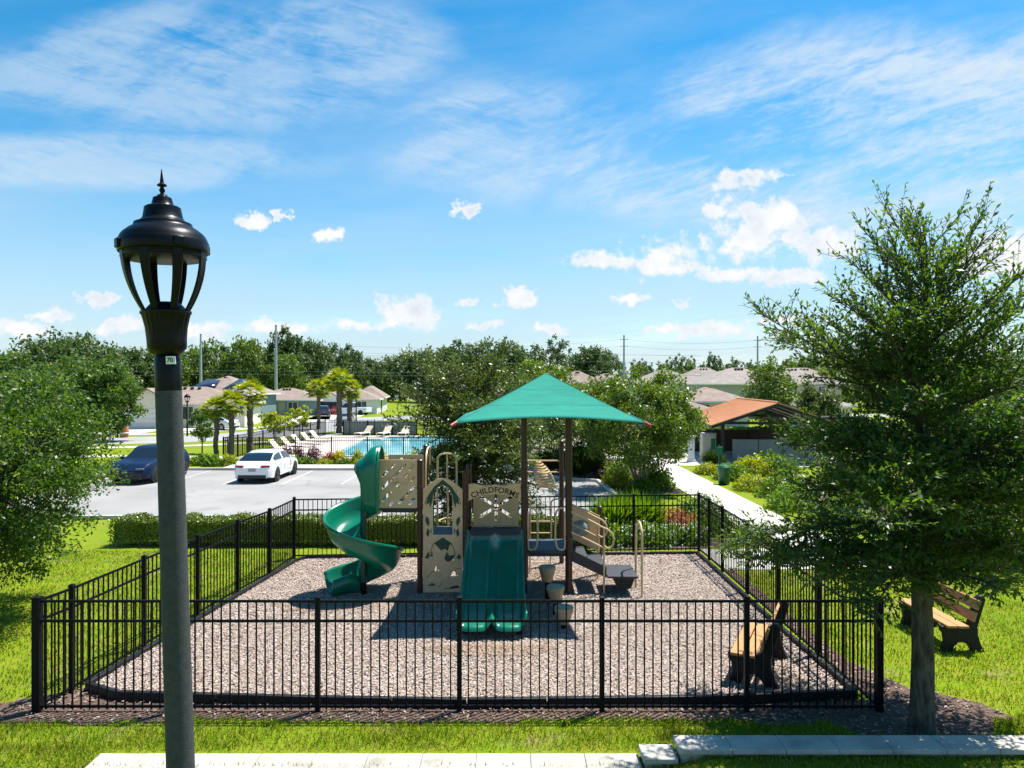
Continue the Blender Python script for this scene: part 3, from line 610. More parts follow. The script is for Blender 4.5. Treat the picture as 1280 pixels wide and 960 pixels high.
# arched climbing panel
def arch_panel():
    xl, xr = PA + 0.065, PF - 0.065; cx = (xl + xr) / 2; out = []
    o = [(xl, Z0 + 0.03), (xr, Z0 + 0.03), (xr, 2.16)] + [(cx + 0.36 - 0.36 * t, 2.19 + 0.2 * math.sin(t * 1.57)) for t in np.linspace(0, 1, 6)]
    o += [(cx - 0.36 * t, 2.39 - 0.2 * (1 - math.cos(t * 1.57))) for t in np.linspace(0.1, 1, 6)] + [(xl, 2.16)]; out.append(o)
    out.append([(cx - 0.2, 1.24), (cx + 0.2, 1.24), (cx + 0.2, 1.92)] + [(cx + 0.2 * math.cos(a), 1.92 + 0.32 * math.sin(a) ** 0.8) for a in np.linspace(0.2, math.pi - 0.2, 11)] + [(cx - 0.2, 1.92)])
    def tri(x, z, w, h, skew=0.1): return [(x - w / 2, z), (x + w / 2, z), (x + skew * w + w * 0.1, z + h), (x + skew * w - w * 0.1, z + h * 0.92)]
    out += [tri(cx - 0.23, 0.80, 0.08, 0.11), tri(cx + 0.17, 0.72, 0.12, 0.08), tri(cx - 0.12, 0.50, 0.11, 0.13, -0.1), tri(cx + 0.24, 0.40, 0.18, 0.11, -0.15), tri(cx - 0.23, 0.20, 0.2, 0.07, 0.05)]
    out += [slot(cx - 0.3, 1.60, cx - 0.3, 1.5, 0.025), slot(cx - 0.24, 1.36, cx - 0.24, 1.28, 0.03), slot(cx + 0.24, 1.36, cx + 0.24, 1.28, 0.03)]
    me = panel_mesh('arch_panel', out, 0.025); ob = link_mesh('arch_panel', place(me, (0, YF, 0)), TAN, ps)
    def dec(pts, m=GREENDARK):
        me = panel_mesh('leaf_inlay', [pts], 0.008, 0.002); link_mesh('leaf_inlay', place(me, (0, YF - 0.018, 0)), m, ob)
    # drape-like dark green inlays beside the arch
    for s in (-1, 1):
        dec([(cx, 2.36), (cx + s * 0.17, 2.22), (cx + s * 0.31, 2.02), (cx + s * 0.33, 1.86), (cx + s * 0.27, 1.90), (cx + s * 0.26, 1.80), (cx + s * 0.215, 1.92), (cx + s * 0.2, 2.05), (cx + s * 0.12, 2.2), (cx, 2.26)])
        dec([(cx + s * 0.28, 1.56), (cx + s * 0.34, 1.62), (cx + s * 0.35, 1.52), (cx + s * 0.30, 1.42), (cx + s * 0.27, 1.47)])
        dec([(cx + s * 0.27, 1.32), (cx + s * 0.31, 1.38), (cx + s * 0.335, 1.26), (cx + s * 0.29, 1.2)])
    dec([(cx - 0.17, 1.08), (cx, 1.19), (cx + 0.18, 1.07), (cx + 0.13, 1.03), (cx + 0.1, 0.92), (cx + 0.04, 0.97), (cx - 0.03, 0.93), (cx - 0.1, 1.0)])
    dec([(cx - 0.36, 0.78), (cx - 0.29, 0.90), (cx - 0.27, 0.82), (cx - 0.3, 0.76)])
    dec([(cx + 0.03, 0.76), (cx + 0.08, 0.9), (cx + 0.13, 0.82), (cx + 0.25, 0.84), (cx + 0.2, 0.74), (cx + 0.1, 0.70)])
    dec([(cx + 0.28, 0.78), (cx + 0.33, 0.86), (cx + 0.37, 0.79), (cx + 0.33, 0.75)])
    dec([(cx + 0.1, 0.155), (cx + 0.2, 0.20), (cx + 0.3, 0.22), (cx + 0.34, 0.18), (cx + 0.22, 0.16)], GROOVE)
    gr = MB()
    for pts in [[(-0.26, 0.86), (-0.2, 1.04), (-0.1, 1.12)], [(0.26, 0.84), (0.2, 1.02), (0.12, 1.1)], [(-0.32, 0.38), (-0.22, 0.5), (-0.16, 0.5)], [(-0.05, 0.46), (-0.03, 0.42)], [(0.25, 0.53), (0.3, 0.56), (0.38, 0.55)], [(-0.08, 0.2), (-0.04, 0.24), (-0.02, 0.28)], [(0.02, 0.15), (0.1, 0.16)], [(-0.36, 1.86), (-0.33, 2.0)], [(0.36, 1.86), (0.33, 2.0)]]:
        gr.tube([(cx + a, YF - 0.013, b) for a, b in pts], 0.006, 5)
    gr.build('carved_line', GROOVE, ob)
arch_panel()
# name panel and the wheel panel behind it
def name_panel():
    xl, xr = PF + 0.06, PC - 0.06; cx = (xl + xr) / 2; w = (xr - xl) / 2
    top = [(cx + t * w, 2.25 + 0.05 * math.sin((1 - abs(t)) * math.pi * 2.0 + 0.4) * (0.6 if abs(t) > 0.05 else 0.8)) for t in np.linspace(1, -1, 25)]
    bot = [(cx + t * w, 1.94 + 0.13 * math.cos(t * 1.5) - (0.0 if abs(t) < 0.97 else 0.02)) for t in np.linspace(-1, 1, 17)]
    me = panel_mesh('name_panel', [bot + top], 0.025); o = link_mesh('name_panel', place(me, (0, YF, 0)), TAN, ps)
    t = text_mesh('lettering', 'CHILDFORMS', 0.158, 0.003, 1.05, 0.003)
    Rr = 0.95
    for v in t.vertices:
        a = v.co.x / Rr; rr = Rr + v.co.z; v.co.x = rr * math.sin(a); v.co.z = rr * math.cos(a) - Rr
    link_mesh('lettering', place(t, (cx, YF - 0.0165, 2.15)), GROOVE, o)
    xs0, xs1 = cx - 0.49, cx + 0.49; z0, z1 = 1.22, 2.1; c = (cx + 0.0, 1.63); out = [[(xs0, z0), (xs1, z0), (xs1, z1), (xs0, z1)], ring(c[0], c[1], 0.065, 0.065)]
    for a in (90, 32, 148, 212, 328, 270):
        ca, sa = math.cos(R(a)), math.sin(R(a)); l = 0.38 if a not in (90, 270) else 0.27
        out.append(slot(c[0] + 0.13 * ca, c[1] + 0.13 * sa, c[0] + l * ca, c[1] + l * sa, 0.07))
    me = panel_mesh('wheel_panel', out, 0.02); link_mesh('wheel_panel', place(me, (0, YB - 0.04, 0)), TAN, ps)
name_panel()
# double slide
def double_slide():
    xl, xr = -0.90, 0.22; n = 28; rows = []; cs = []
    prof = []
    def section(u):   # u 0..1 across -> height of the moulding
        k = abs(((u * 2) % 1) - 0.5) * 2     # 1 at rims, 0 mid trough
        hh = 0.2 if (u < 0.06 or u > 0.94) else 0.14
        return hh * (max(0, (k - 0.55) / 0.45) ** 1.6)
    us = np.linspace(0, 1, 49)
    path = [(14.66, 1.20, 0.0), (14.5, 1.20, 0.5), (14.35, 1.16, 1), (14.1, 1.03, 1), (13.5, 0.74, 1), (12.9, 0.46, 1), (12.6, 0.36, 1), (12.4, 0.315, 1), (12.2, 0.30, 1), (12.06, 0.30, 1), (11.98, 0.27, 1), (11.95, 0.21, 0.9)]
    pp = curvept([(a, b, c) for a, b, c in path], 4)
    for (y, z, k) in pp:
        t = (14.66 - y) / 2.7; sc_ = 1 + 0.05 * max(0, t - 0.7) / 0.3
        rows.append([((xl + (xr - xl) * u - (xl + xr) / 2) * sc_ + (xl + xr) / 2, y - (0.10 * (math.sin(((u * 2) % 1) * math.pi) ** 0.7) - 0.03) * max(0, (t - 0.85) / 0.15), z + section(u) * (0.4 + 0.6 * k) + 0.10 * max(0, 0.25 - t) * 2 * (1 if (u < 0.04 or u > 0.96) else 0)) for u in us])
    mb = MB(); mb.grid(rows)
    # outer skirts
    for idx in (0, -1):
        mb.grid([[r[idx], (r[idx][0], r[idx][1], r[idx][2] - 0.2)] for r in rows])
    o = mb.build('double_slide', GREENP, ps, solid=0.02, angle=0.9, fix=True)
    for fx in (xl + 0.085, xr - 0.085): MB().bb((fx - 0.035, 12.2, Z0 - 0.04), (fx + 0.035, 12.28, 0.25)).build('slide_foot', RUBBER, o)
double_slide()
# spiral slide
def spiral():
    cx, cy = -3.0, 14.55; rows = []; n = 104; A0, A1 = 8.0, 478.0
    def prof_at(zb, ro, ho, hi):
        return [(0.075, zb + hi), (0.085, zb + 0.07), (0.14, zb + 0.01), (0.27, zb - 0.03), (0.43, zb - 0.03), (0.56, zb + 0.01), (0.65, zb + 0.09), (ro - 0.03, zb + 0.22), (ro, zb + ho - 0.03), (ro + 0.012, zb + ho), (ro + 0.045, zb + ho + 0.012), (ro + 0.06, zb + ho - 0.015), (ro + 0.052, zb + ho - 0.05)]
    for i in range(n):
        t = i / (n - 1); g_ = A0 + (A1 - A0) * t; a = R(g_); zb = float(np.interp(g_, (0, 90, 180, 270, 360, 420, 478), (1.77, 1.52, 1.22, 0.90, 0.54, 0.32, 0.16)))
        k = min(1, max(0, (g_ - 8) / 70)); ro = 0.74; f = 0.46 + 0.54 * k
        rows.append([(cx + r * f * math.cos(a), cy + r * f * math.sin(a) * 0.95, z) for r, z in prof_at(zb, ro, 0.44 - 0.08 * max(0, (t - 0.85) / 0.15), 0.2)])
    a = R(A1); tn = Vector((-math.sin(a), math.cos(a) * 0.95, 0)).normalized()
    for q in range(1, 9):
        w_ = q / 8; zb = 0.16 - 0.04 * w_; pr = prof_at(zb, 0.74, 0.36 - 0.10 * w_ ** 2, 0.2 + 0.14 * min(1, w_ * 3) - 0.08 * w_ ** 2)
        rows.append([(cx + r * math.cos(a) + tn.x * 0.60 * w_, cy + r * math.sin(a) * 0.95 + tn.y * 0.60 * w_, z) for r, z in pr])
    o = MB().grid(rows).build('spiral_slide', GREENP, ps, solid=0.022, angle=0.9, fix=False)
    inner = MB(); inner.grid([[r[0], (r[0][0] - tn.y * 0.0, r[0][1], r[0][2] - 0.34)] for r in rows[-9:]]); inner.build('exit_side', GREENP, o, solid=0.02)
    MB().tube([(cx, cy, Z0 - 0.03), (cx, cy, 0.32)], 0.06, 14).build('pole_base', LAMPBLACK, o)
    MB().tube([(cx, cy, 0.30), (cx, cy, 2.2)], 0.062, 14).build('center_pole', GREENDARK, o)
    # run-out legs
    MB().tube([(cx - 0.62, cy + 0.22, Z0), (cx - 0.62, cy + 0.22, 0.17)], 0.02, 8).build('exit_leg', LAMPBLACK, o)
    # entrance hood: an arched shell that opens towards the deck and dips into the spiral
    hood = MB(); rws = []
    for (x, low, spring, top, ry, dy) in [(-2.68, 1.76, 2.55, 3.03, 0.36, 0.0), (-2.76, 1.76, 2.55, 3.04, 0.36, 0.0), (-2.86, 1.76, 2.53, 2.99, 0.35, 0.01), (-2.96, 1.76, 2.5, 2.88, 0.33, 0.02), (-3.0, 2.05, 2.5, 2.83, 0.32, 0.03), (-3.03, 2.32, 2.52, 2.80, 0.31, 0.03), (-3.1, 2.47, 2.55, 2.76, 0.28, 0.04), (-3.17, 2.57, 2.59, 2.69, 0.22, 0.05)]:
        yc = cy + 0.1 + dy
        pr = [(yc - ry, low)] + [(yc - ry, low + (spring - low) * k / 3) for k in (1, 2)] + [(yc - ry * math.cos(b), spring + (top - spring) * math.sin(b)) for b in np.linspace(0, math.pi, 15)] + [(yc + ry, low + (spring - low) * k / 3) for k in (2, 1)] + [(yc + ry, low)]
        rws.append([(x, y, z) for y, z in pr])
    hood.grid(rws); hood.build('hood', GREENP, o, solid=0.03, angle=0.9)
    rim = [(-2.68, y, z) for (x, y, z) in rws[0]]
    MB().tube(rim, 0.03, 8).build('hood_rim', GREENP, o)
spiral()
# pipes: loops, handrails, ladder, arch climber
def pipe(name, pts, r=0.019, n=4, parent=None): return MB().tube(curvept(pts, n) if n > 1 else pts, r, 8).build(name, TANPIPE, parent or ps)
def loop_handle(x, y, z0, z1, w, dy=0, dx=1):
    k = 0.06; P = []
    P += [(x, y, z0), (x, y, z1 - k), (x + dx * w * 0.15, y + dy * 0.15, z1 - 0.012), (x + dx * w * 0.5, y + dy * 0.5, z1), (x + dx * w * 0.85, y + dy * 0.85, z1 - 0.012), (x + dx * w, y + dy, z1 - k), (x + dx * w, y + dy, z0 + k)]
    pipe('hand_loop', P)
# arch climber behind the tall deck
cx = -1.42
pipe('arch_climber', [(cx - 0.21, YB + 0.02, Z0), (cx - 0.21, YB + 0.02, 1.5), (cx - 0.21, YB + 0.02, 2.55), (cx - 0.19, YB + 0.02, 2.70), (cx - 0.1, YB + 0.02, 2.77), (cx + 0.1, YB + 0.02, 2.77), (cx + 0.19, YB + 0.02, 2.70), (cx + 0.21, YB + 0.02, 2.55), (cx + 0.21, YB + 0.02, 1.5), (cx + 0.21, YB + 0.02, Z0)], 0.021)
pipe('climber_rail', [(cx, YB + 0.45, Z0), (cx, YB + 0.3, 1.0), (cx, YB + 0.1, 2.1), (cx, YB + 0.02, 2.77)], 0.019)
for z, yy in ((0.5, 0.40), (0.9, 0.33), (1.3, 0.25)): pipe('climber_rung', [(cx - 0.2, YB + 0.06, z), (cx - 0.1, YB + yy * 0.9, z + 0.02), (cx, YB + yy, z + 0.03), (cx + 0.1, YB + yy * 0.9, z + 0.02), (cx + 0.2, YB + 0.06, z)], 0.016)
pipe('hand_loop', [(cx + 0.06, YB - 0.1, 1.3), (cx + 0.12, YB - 0.1, 1.44), (cx + 0.28, YB - 0.1, 1.5), (cx + 0.4, YB - 0.1, 1.42)], 0.019)
pipe('hand_loop', [(PA + 0.1, YF + 0.12, 1.55), (PA + 0.1, YF + 0.1, 2.5), (PA + 0.1, YF + 0.3, 2.9), (PA + 0.1, YB - 0.3, 2.93), (PA + 0.08, YB - 0.1, 2.55)], 0.019)
# entry loops either side of the low deck
for (xx, s) in ((PC + 0.10, 1), (PD - 0.10, -1)):
    pipe('hand_loop', [(xx, YF - 0.03, 1.78), (xx + s * 0.07, YF - 0.03, 1.79), (xx + s * 0.16, YF - 0.03, 1.70), (xx + s * 0.17, YF - 0.03, 1.5), (xx + s * 0.17, YF - 0.03, 1.15), (xx + s * 0.13, YF - 0.03, 0.98), (xx + s * 0.02, YF - 0.03, 0.95), (xx - s * 0.02, YF - 0.03, 1.05), (xx - s * 0.02, YF - 0.03, 1.72)], 0.02)
# ladder at the rear of the low deck
for x in (0.36, 0.40 + 0.0, 0.80): pass
lad = pipe('ladder_side', [(0.40, YB + 0.5, Z0), (0.40, YB + 0.15, 0.9), (0.40, YB + 0.06, 1.6), (0.42, YB + 0.02, 1.75), (0.34, YB, 1.80)], 0.018)
pipe('ladder_side', [(0.86, YB + 0.5, Z0), (0.86, YB + 0.15, 0.9), (0.86, YB + 0.06, 1.6), (0.88, YB + 0.02, 1.75), (1.06, YB, 1.80)], 0.018)
for z, yy in ((0.3, 0.41), (0.6, 0.28), (1.02, 0.13), (1.28, 0.1)): pipe('ladder_rung', [(0.40, YB + yy, z), (0.86, YB + yy, z)], 0.016, 1)
# overhead bars with the ribbed shell seat
for z in (2.49, 2.22): pipe('overhead_bar', [(0.32, 17.0, z), (1.17, 17.0, z)], 0.018, 1)
def shell():
    sh = MB()
    for k in range(11):
        t = k / 10; z = 2.47 - 0.56 * t; w = 0.05 + 0.16 * math.sin(min(1, t * 1.15) * math.pi * 0.62); cxs = 0.62 + 0.20 * t; dep = 0.06 + 0.22 * math.sin(t * math.pi * 0.8)
        sh.tube([(cxs + w * math.cos(a), 17.0 - dep * math.sin(a), z - 0.02 * math.sin(a)) for a in np.linspace(0, math.pi, 9)], 0.024, 6)
    for s in (-1, 1):
        sh.tube([(0.62 + 0.2 * t + s * (0.05 + 0.16 * math.sin(min(1, t * 1.15) * math.pi * 0.62)), 17.0, 2.48 - 0.57 * t) for t in np.linspace(0, 1, 11)], 0.02, 6)
    sh.build('ribbed_climber', TANPIPE, ps)
shell()
# play panel with the bubble window, stairs, transfer platform
def stair_side():
    me = panel_mesh('bubble_panel', [[(1.22, 0.98), (1.32, 0.92), (1.92, 0.62), (1.92, 1.42), (1.22, 1.72)], ring(1.5, 1.14, 0.185, 0.185)], 0.02); o = link_mesh('bubble_panel', place(me, (0, 15.75, 0)), TAN, ps)
    MB().lathe([(0.19, 0.0), (0.185, 0.04), (0.15, 0.09), (0.09, 0.125), (0.0, 0.135)], (0, 0, 0), 20).build('bubble_window', GREYBUB, o).matrix_local = Matrix.Translation(Vector((1.5, 15.74, 1.14)) - ORG[ps]) @ Matrix.Rotation(R(90), 4, 'X')
    b = o.children[0]; b.data.transform(Matrix.Translation(ORG[ps]))
    for y in (14.62, 15.55):
        st = MB(); st.add([(1.17, y, 0.95), (1.17, y, 0.72), (1.92, y, 0.36), (1.92, y, 0.58), (1.17, y + 0.04, 0.95), (1.17, y + 0.04, 0.72), (1.92, y + 0.04, 0.36), (1.92, y + 0.04, 0.58)], [(0, 1, 2, 3), (7, 6, 5, 4), (0, 4, 5, 1), (1, 5, 6, 2), (2, 6, 7, 3), (3, 7, 4, 0)])
        st.build('stair_stringer', DARKDECK, ps, fix=True)
    for (x, z) in ((1.18, 0.80), (1.54, 0.64)): MB().bb((x, 14.66, z - 0.03), (x + 0.36, 15.55, z)).build('stair_tread', DARKDECK, ps, bevel=0.01)
    MB().bb((1.9, 14.35, 0.42), (2.52, 15.28, 0.47)).build('transfer_platform', DARKDECK, ps, bevel=0.015)
    u = MB(); u.add([(2.02, 14.4, 0.42), (2.46, 14.4, 0.42), (2.38, 14.42, 0.2), (2.12, 14.42, 0.2), (2.02, 15.2, 0.42), (2.46, 15.2, 0.42), (2.38, 15.18, 0.2), (2.12, 15.18, 0.2)], [(0, 3, 2, 1), (4, 5, 6, 7), (0, 4, 7, 3), (1, 2, 6, 5), (3, 7, 6, 2)])
    u.build('platform_step', RUBBER, ps, fix=True)
    for y in (14.56, 15.62):
        pipe('handrail', [(1.2, y, 1.72), (1.5, y, 1.58), (1.8, y, 1.42), (1.96, y, 1.34), (2.05, y, 1.22), (2.04, y, 1.05), (1.95, y, 0.98), (1.86, y, 1.03)], 0.019)
        pipe('handrail', [(1.2, y, 1.30), (1.55, y, 1.14), (1.86, y, 0.98)], 0.017)
        pipe('handrail', [(1.2, y, 1.5), (1.55, y, 1.36), (1.9, y, 1.2)], 0.001)
        pipe('rail_post', [(1.86, y, Z0), (1.86, y, 1.4)], 0.019, 1)
    pipe('hand_loop', [(2.58, 14.3, Z0), (2.58, 14.3, 1.2), (2.58, 14.38, 1.42), (2.58, 14.55, 1.50), (2.58, 14.8, 1.46), (2.58, 14.95, 1.3), (2.58, 15.0, 0.9), (2.58, 15.0, Z0)], 0.024)
stair_side()
for o in list(ps.children):
    if o.name.startswith('handrail') and max(p.co.length for p in o.data.vertices) and min(o.dimensions) < 0.004: bpy.data.objects.remove(o)
# shade canopy
def canopy():
    cx, cy, h = 0.69, 14.6, 1.73; zc, zp = 3.60, 4.52; rows = []; n = 21
    F = MB()
    corners = [(-1, -1), (1, -1), (1, 1), (-1, 1)]
    for s in range(4):
        (ax, ay), (bx, by) = corners[s], corners[(s + 1) % 4]; rows = []
        for i in range(15):
            t = i / 14 * 0.985; row = []
            for k in range(n):
                u = k / (n - 1); ex, ey = ax + (bx - ax) * u, ay + (by - ay) * u; bow = math.sin(u * math.pi)
                r = 1 - t
                inx = 1 - 0.07 * bow * r   # edge curves in
                x = cx + ex * h * r * (inx if abs(ex) == 1 and ax == bx else 1); y = cy + ey * h * r * (inx if ay == by else 1)
                z = zc + (zp - zc) * (t ** 1.06) + 0.10 * bow * r ** 2 - 0.035 * math.sin(t * math.pi) * bow
                row.append((x, y, z))
            rows.append(row)
        F.grid(rows)
    bm = bmesh.new(); me = F.mesh('tmp'); bm.from_mesh(me); bmesh.ops.remove_doubles(bm, verts=bm.verts, dist=0.0008)
    bmesh.ops.holes_fill(bm, edges=[e for e in bm.edges if e.is_boundary and all((Vector((v.co.x, v.co.y)) - Vector((cx, cy))).length < 0.2 for v in e.verts)])
    m2 = bpy.data.meshes.new('shade_canopy'); bm.to_mesh(m2); bm.free()
    o = link_mesh('shade_canopy', m2, FABRIC, ps, angle=0.3); md = o.modifiers.new('solid', 'SOLIDIFY'); md.thickness = 0.006; md.offset = 0
    hem = MB(); P = []
    for s in range(4):
        (ax, ay), (bx, by) = corners[s], corners[(s + 1) % 4]
        for k in range(n):
            u = k / (n - 1); bow = math.sin(u * math.pi); i_ = 1 - 0.07 * bow
            P.append((cx + (ax + (bx - ax) * u) * h * (i_ if ax == bx else 1), cy + (ay + (by - ay) * u) * h * (i_ if ay == by else 1), zc + 0.10 * bow))
    hem.tube(P, 0.012, 6); hem.build('hem', FABRIC, o)
    sm_ = MB()
    for s_ in range(4):
        for rowi in (0.34, 0.67):
            pts = []
            (ax, ay), (bx, by) = corners[s_], corners[(s_ + 1) % 4]
            for k in range(n):
                u = k / (n - 1); ex, ey = ax + (bx - ax) * u, ay + (by - ay) * u; bow = math.sin(u * math.pi); r = 1 - rowi; inx = 1 - 0.07 * bow * r
                pts.append((cx + ex * h * r * (inx if ax == bx else 1), cy + ey * h * r * (inx if ay == by else 1), zc + (zp - zc) * (rowi ** 1.06) + 0.10 * bow * r ** 2 - 0.035 * math.sin(rowi * math.pi) * bow + 0.002))
            sm_.tube(pts, 0.0045, 5)
        (ax, ay) = corners[s_]; sm_.tube([(cx + ax * h * (1 - q), cy + ay * h * (1 - q), zc + (zp - zc) * q ** 1.06 + 0.003) for q in np.linspace(0, 0.98, 12)], 0.007, 5)
    sm_.build('seam', FABRIC, o)
    for (ax, ay) in corners:
        p0 = Vector((cx + ax * h * 0.97, cy + ay * h * 0.97, zc + 0.015)); p1 = Vector((cx + ax * (h + 0.05), cy + ay * (h + 0.05), zc - 0.05))
        MB().tube([p0, p1], 0.035, 10).build('corner_cap', RED, o)
        MB().tube([(cx + ax * 0.46 * (1 if True else 0), cy, 3.70), (cx + ax * h * 0.6, cy + ay * h * 0.6, 3.74), (cx + ax * h * 0.96, cy + ay * h * 0.96, zc - 0.01)], 0.022, 8).build('frame_arm', BROWN, o)
        MB().tube([(cx + ax * 0.46, cy, 3.70), (cx, cy, 4.47)], 0.02, 8).build('frame_arm', BROWN, o)
canopy()
# stepping pods: free standing
podlab = ['tallest sandstone stepping pod, closest to the low blue deck', 'middle sandstone stepping pod between the tall and the short pod', 'shortest sandstone stepping pod, farthest from the low blue deck']
for (x, y, z), lb in zip([(0.69, 14.12, 0.72), (0.80, 13.28, 0.57), (0.90, 12.5, 0.43)], podlab):
    p = thing('stepping_pod', lb, 'stepping pod', (x, y, 0.05), group='stepping pods')
    MB().tube([(x, y, 0.02), (x, y, z - 0.26)], 0.045, 12).build('stem', LAMPBLACK, p)
    MB().lathe([(0.085, z - 0.29), (0.10, z - 0.27), (0.165, z - 0.06), (0.172, z - 0.03), (0.165, z - 0.008), (0.15, z - 0.004)], (x, y, 0), 24).build('pod_body', PODTAN, p)
    MB().lathe([(0.158, z - 0.004), (0.158, z + 0.008), (0.13, z + 0.016)], (x, y, 0), 24).build('pod_top', PODTOP, p)

# ================================================================== BENCHES
def bench(label, loc, rz):
    """long axis y, faces -x"""
    b = thing('park_bench', label, 'bench', loc, rz, 'park benches'); local(b); Lh = 0.74
    for y in (-0.60, 0.60):
        out = [[(-0.30, 0), (-0.17, 0), (-0.13, 0.10), (-0.06, 0.16), (0.03, 0.17), (0.11, 0.13), (0.16, 0.06), (0.19, 0), (0.36, 0), (0.30, 0.10), (0.25, 0.26), (0.24, 0.40), (0.30, 0.60), (0.37, 0.84), (0.34, 0.885), (0.29, 0.88), (0.25, 0.84), (0.17, 0.58), (0.13, 0.45), (0.02, 0.395), (-0.22, 0.405), (-0.31, 0.40), (-0.31, 0.34), (-0.27, 0.30), (-0.25, 0.16)]]
        me = panel_mesh('bench_end', out, 0.10, 0.015); o = link_mesh('bench_end', place(me, (0, y, 0)), RUBBER, b)
    for x, z in ((-0.20, 0.43), (-0.02, 0.425)):
        MB().box((x, 0, z), (0.165, 2 * Lh, 0.042)).build('seat_plank', PLANK, b, bevel=0.01)
    for (x, z) in ((0.155, 0.585), (0.215, 0.77)):
        MB().box((x, 0, z), (0.042, 2 * Lh, 0.155), m=Matrix.Rotation(R(18), 3, 'Y')).build('back_plank', PLANK, b, bevel=0.01)
    return b
bench('wooden plank bench with black ends inside the fence on the wood chips', (3.66, 10.72, 0.06), -math.atan2(0.62, 1.25))
bench('wooden plank bench with black ends on the lawn behind the oak trunk', (7.22, 12.2, 0.0), 0.0)

# ================================================================== LAMP POST (near)
def lamp():
    S = 0.001141; top = 5.32
    def zz(y): return top - (y - 62) * S
    X0, Y0 = -1.485, 3.4
    L = thing('lamp_post', 'tall black lantern lamp post on a grey concrete pole', 'street lamp', (X0, Y0, 0)); local(L)
    tilt = math.atan2(0.17, 5.3); L.rotation_euler = (0, -tilt, 0); L.scale = (0.88, 0.88, 1)
    c = (0, 0, 0)
    MB().lathe([(0.078, -0.05), (0.066, 4.32), (0.064, zz(950))], c, 28).build('pole', CONCPOLE, L)
    MB().lathe([(0.0655, zz(985)), (0.0665, zz(980)), (0.0665, zz(850)), (0.060, zz(838)), (0.055, zz(836))], c, 28).build('collar', LAMPBLACK, L)
    n = 20; prof = [(50, 836), (72, 820), (80, 812), (86, 800), (87, 770), (92, 720), (101, 685), (106, 668), (112, 662), (112, 655), (106, 650), (88, 648), (84, 640), (70, 626), (45, 616), (10, 613)]
    mb = MB(); rows = []
    for (r, y) in prof:
        fl = 0.035 if 665 < y < 800 else 0
        rows.append([((r * S * (1 - fl * (k % 2))) * math.cos(2 * math.pi * k / 48), (r * S * (1 - fl * (k % 2))) * math.sin(2 * math.pi * k / 48), zz(y)) for k in range(48)])
    mb.grid(rows, closed=True); mb.build('fixture_base', LAMPBLACK, L)
    pr = [(180, 425), (186, 415), (195, 412), (198, 405), (198, 372), (194, 366), (190, 356), (182, 342), (172, 332), (150, 316), (132, 307), (128, 300), (126, 292), (112, 288), (98, 280), (88, 268), (82, 240), (80, 226), (72, 221), (54, 218), (48, 212), (44, 196), (40, 184), (24, 178), (21, 172), (10, 168), (8, 162), (13, 155), (13, 150), (8, 142), (9, 138), (21, 134), (21, 129), (9, 122), (8, 112), (2, 68), (0.6, 62)]
    hd = MB().lathe([(r * S, zz(y)) for r, y in pr], c, 40).build('cap', LAMPBLACK, L)
    MB().lathe([(176 * S, zz(432)), (150 * S, zz(420)), (60 * S, zz(400)), (20 * S, zz(396))], c, 32).build('reflector', GLOBE, L)
    MB().lathe([(182 * S, zz(436)), (186 * S, zz(434)), (186 * S, zz(424)), (182 * S, zz(424))], c, 40).build('rim_ring', LAMPBLACK, L)
    for k in range(8):
        a = R(20 + 45 * k + 23.6); d = Vector((math.cos(a), math.sin(a), 0)); t = Vector((-d.y, d.x, 0)); rows = []
        for i in range(13):
            s = i / 12; y = 400 + (658 - 400) * s; r = 178 * (1 - s) ** 0.0 - (178 - 92) * (s ** 2.1); wd = (26 - 11 * s) * S
            p = d * r * S; th = 9 * S
            rows.append([p + t * wd + Vector((0, 0, zz(y))), p + d * th + t * wd * 0.8 + Vector((0, 0, zz(y))), p + d * th - t * wd * 0.8 + Vector((0, 0, zz(y))), p - t * wd + Vector((0, 0, zz(y)))])
        MB().grid(rows, closed=True).build('rib', LAMPBLACK, L, fix=True)
        if k % 2 == 0: MB().box(d * 198 * S + Vector((0, 0, zz(388))), (0.022, 0.05, 0.042), a).build('rim_block', LAMPBLACK, L, bevel=0.004)
    # number plate
    RT = Matrix.Rotation(R(23.6 - 6), 4, 'Z') @ Matrix.Translation((0.026, 0.0, 0))
    pl = MB().bb((-0.024, -0.0725, zz(874)), (0.022, -0.056, zz(842))).build('number_plate', WHITE, L); pl.data.transform(RT)
    t = text_mesh('plate_number', '70', 0.03, 0.0006, 1.0, 0.0008); link_mesh('plate_number', place(t, (-0.005, -0.0732, zz(858))), INK, pl).data.transform(RT)
    MB().bb((0.0145, -0.0736, zz(868)), (0.016, -0.0724, zz(850))).build('plate_mark', INK, pl).data.transform(RT)
lamp()

# ================================================================== STEPPED WALL CAPS
w = thing('stone_wall', 'low stepped garden wall with pale cast stone caps along the grass', 'wall', (1.8, 8.2, -0.1))
for (x0, x1, z) in ((-4.76, 1.455, 0.03), (1.46, 1.85, 0.135), (1.855, 9.0, 0.24)):
    n = max(1, round((x1 - x0) / 0.62)); d = (x1 - x0) / n
    MB().bb((x0 + 0.03, 8.05, -0.35), (x1 - 0.02, 8.29, z - 0.06)).build('wall_body', CAPST, w)
    for k in range(n):
        MB().bb((x0 + d * k + 0.002, 7.99, z - 0.058), (x0 + d * (k + 1) - 0.002, 8.33, z)).build('cap_stone', CAPST, w, bevel=0.008)

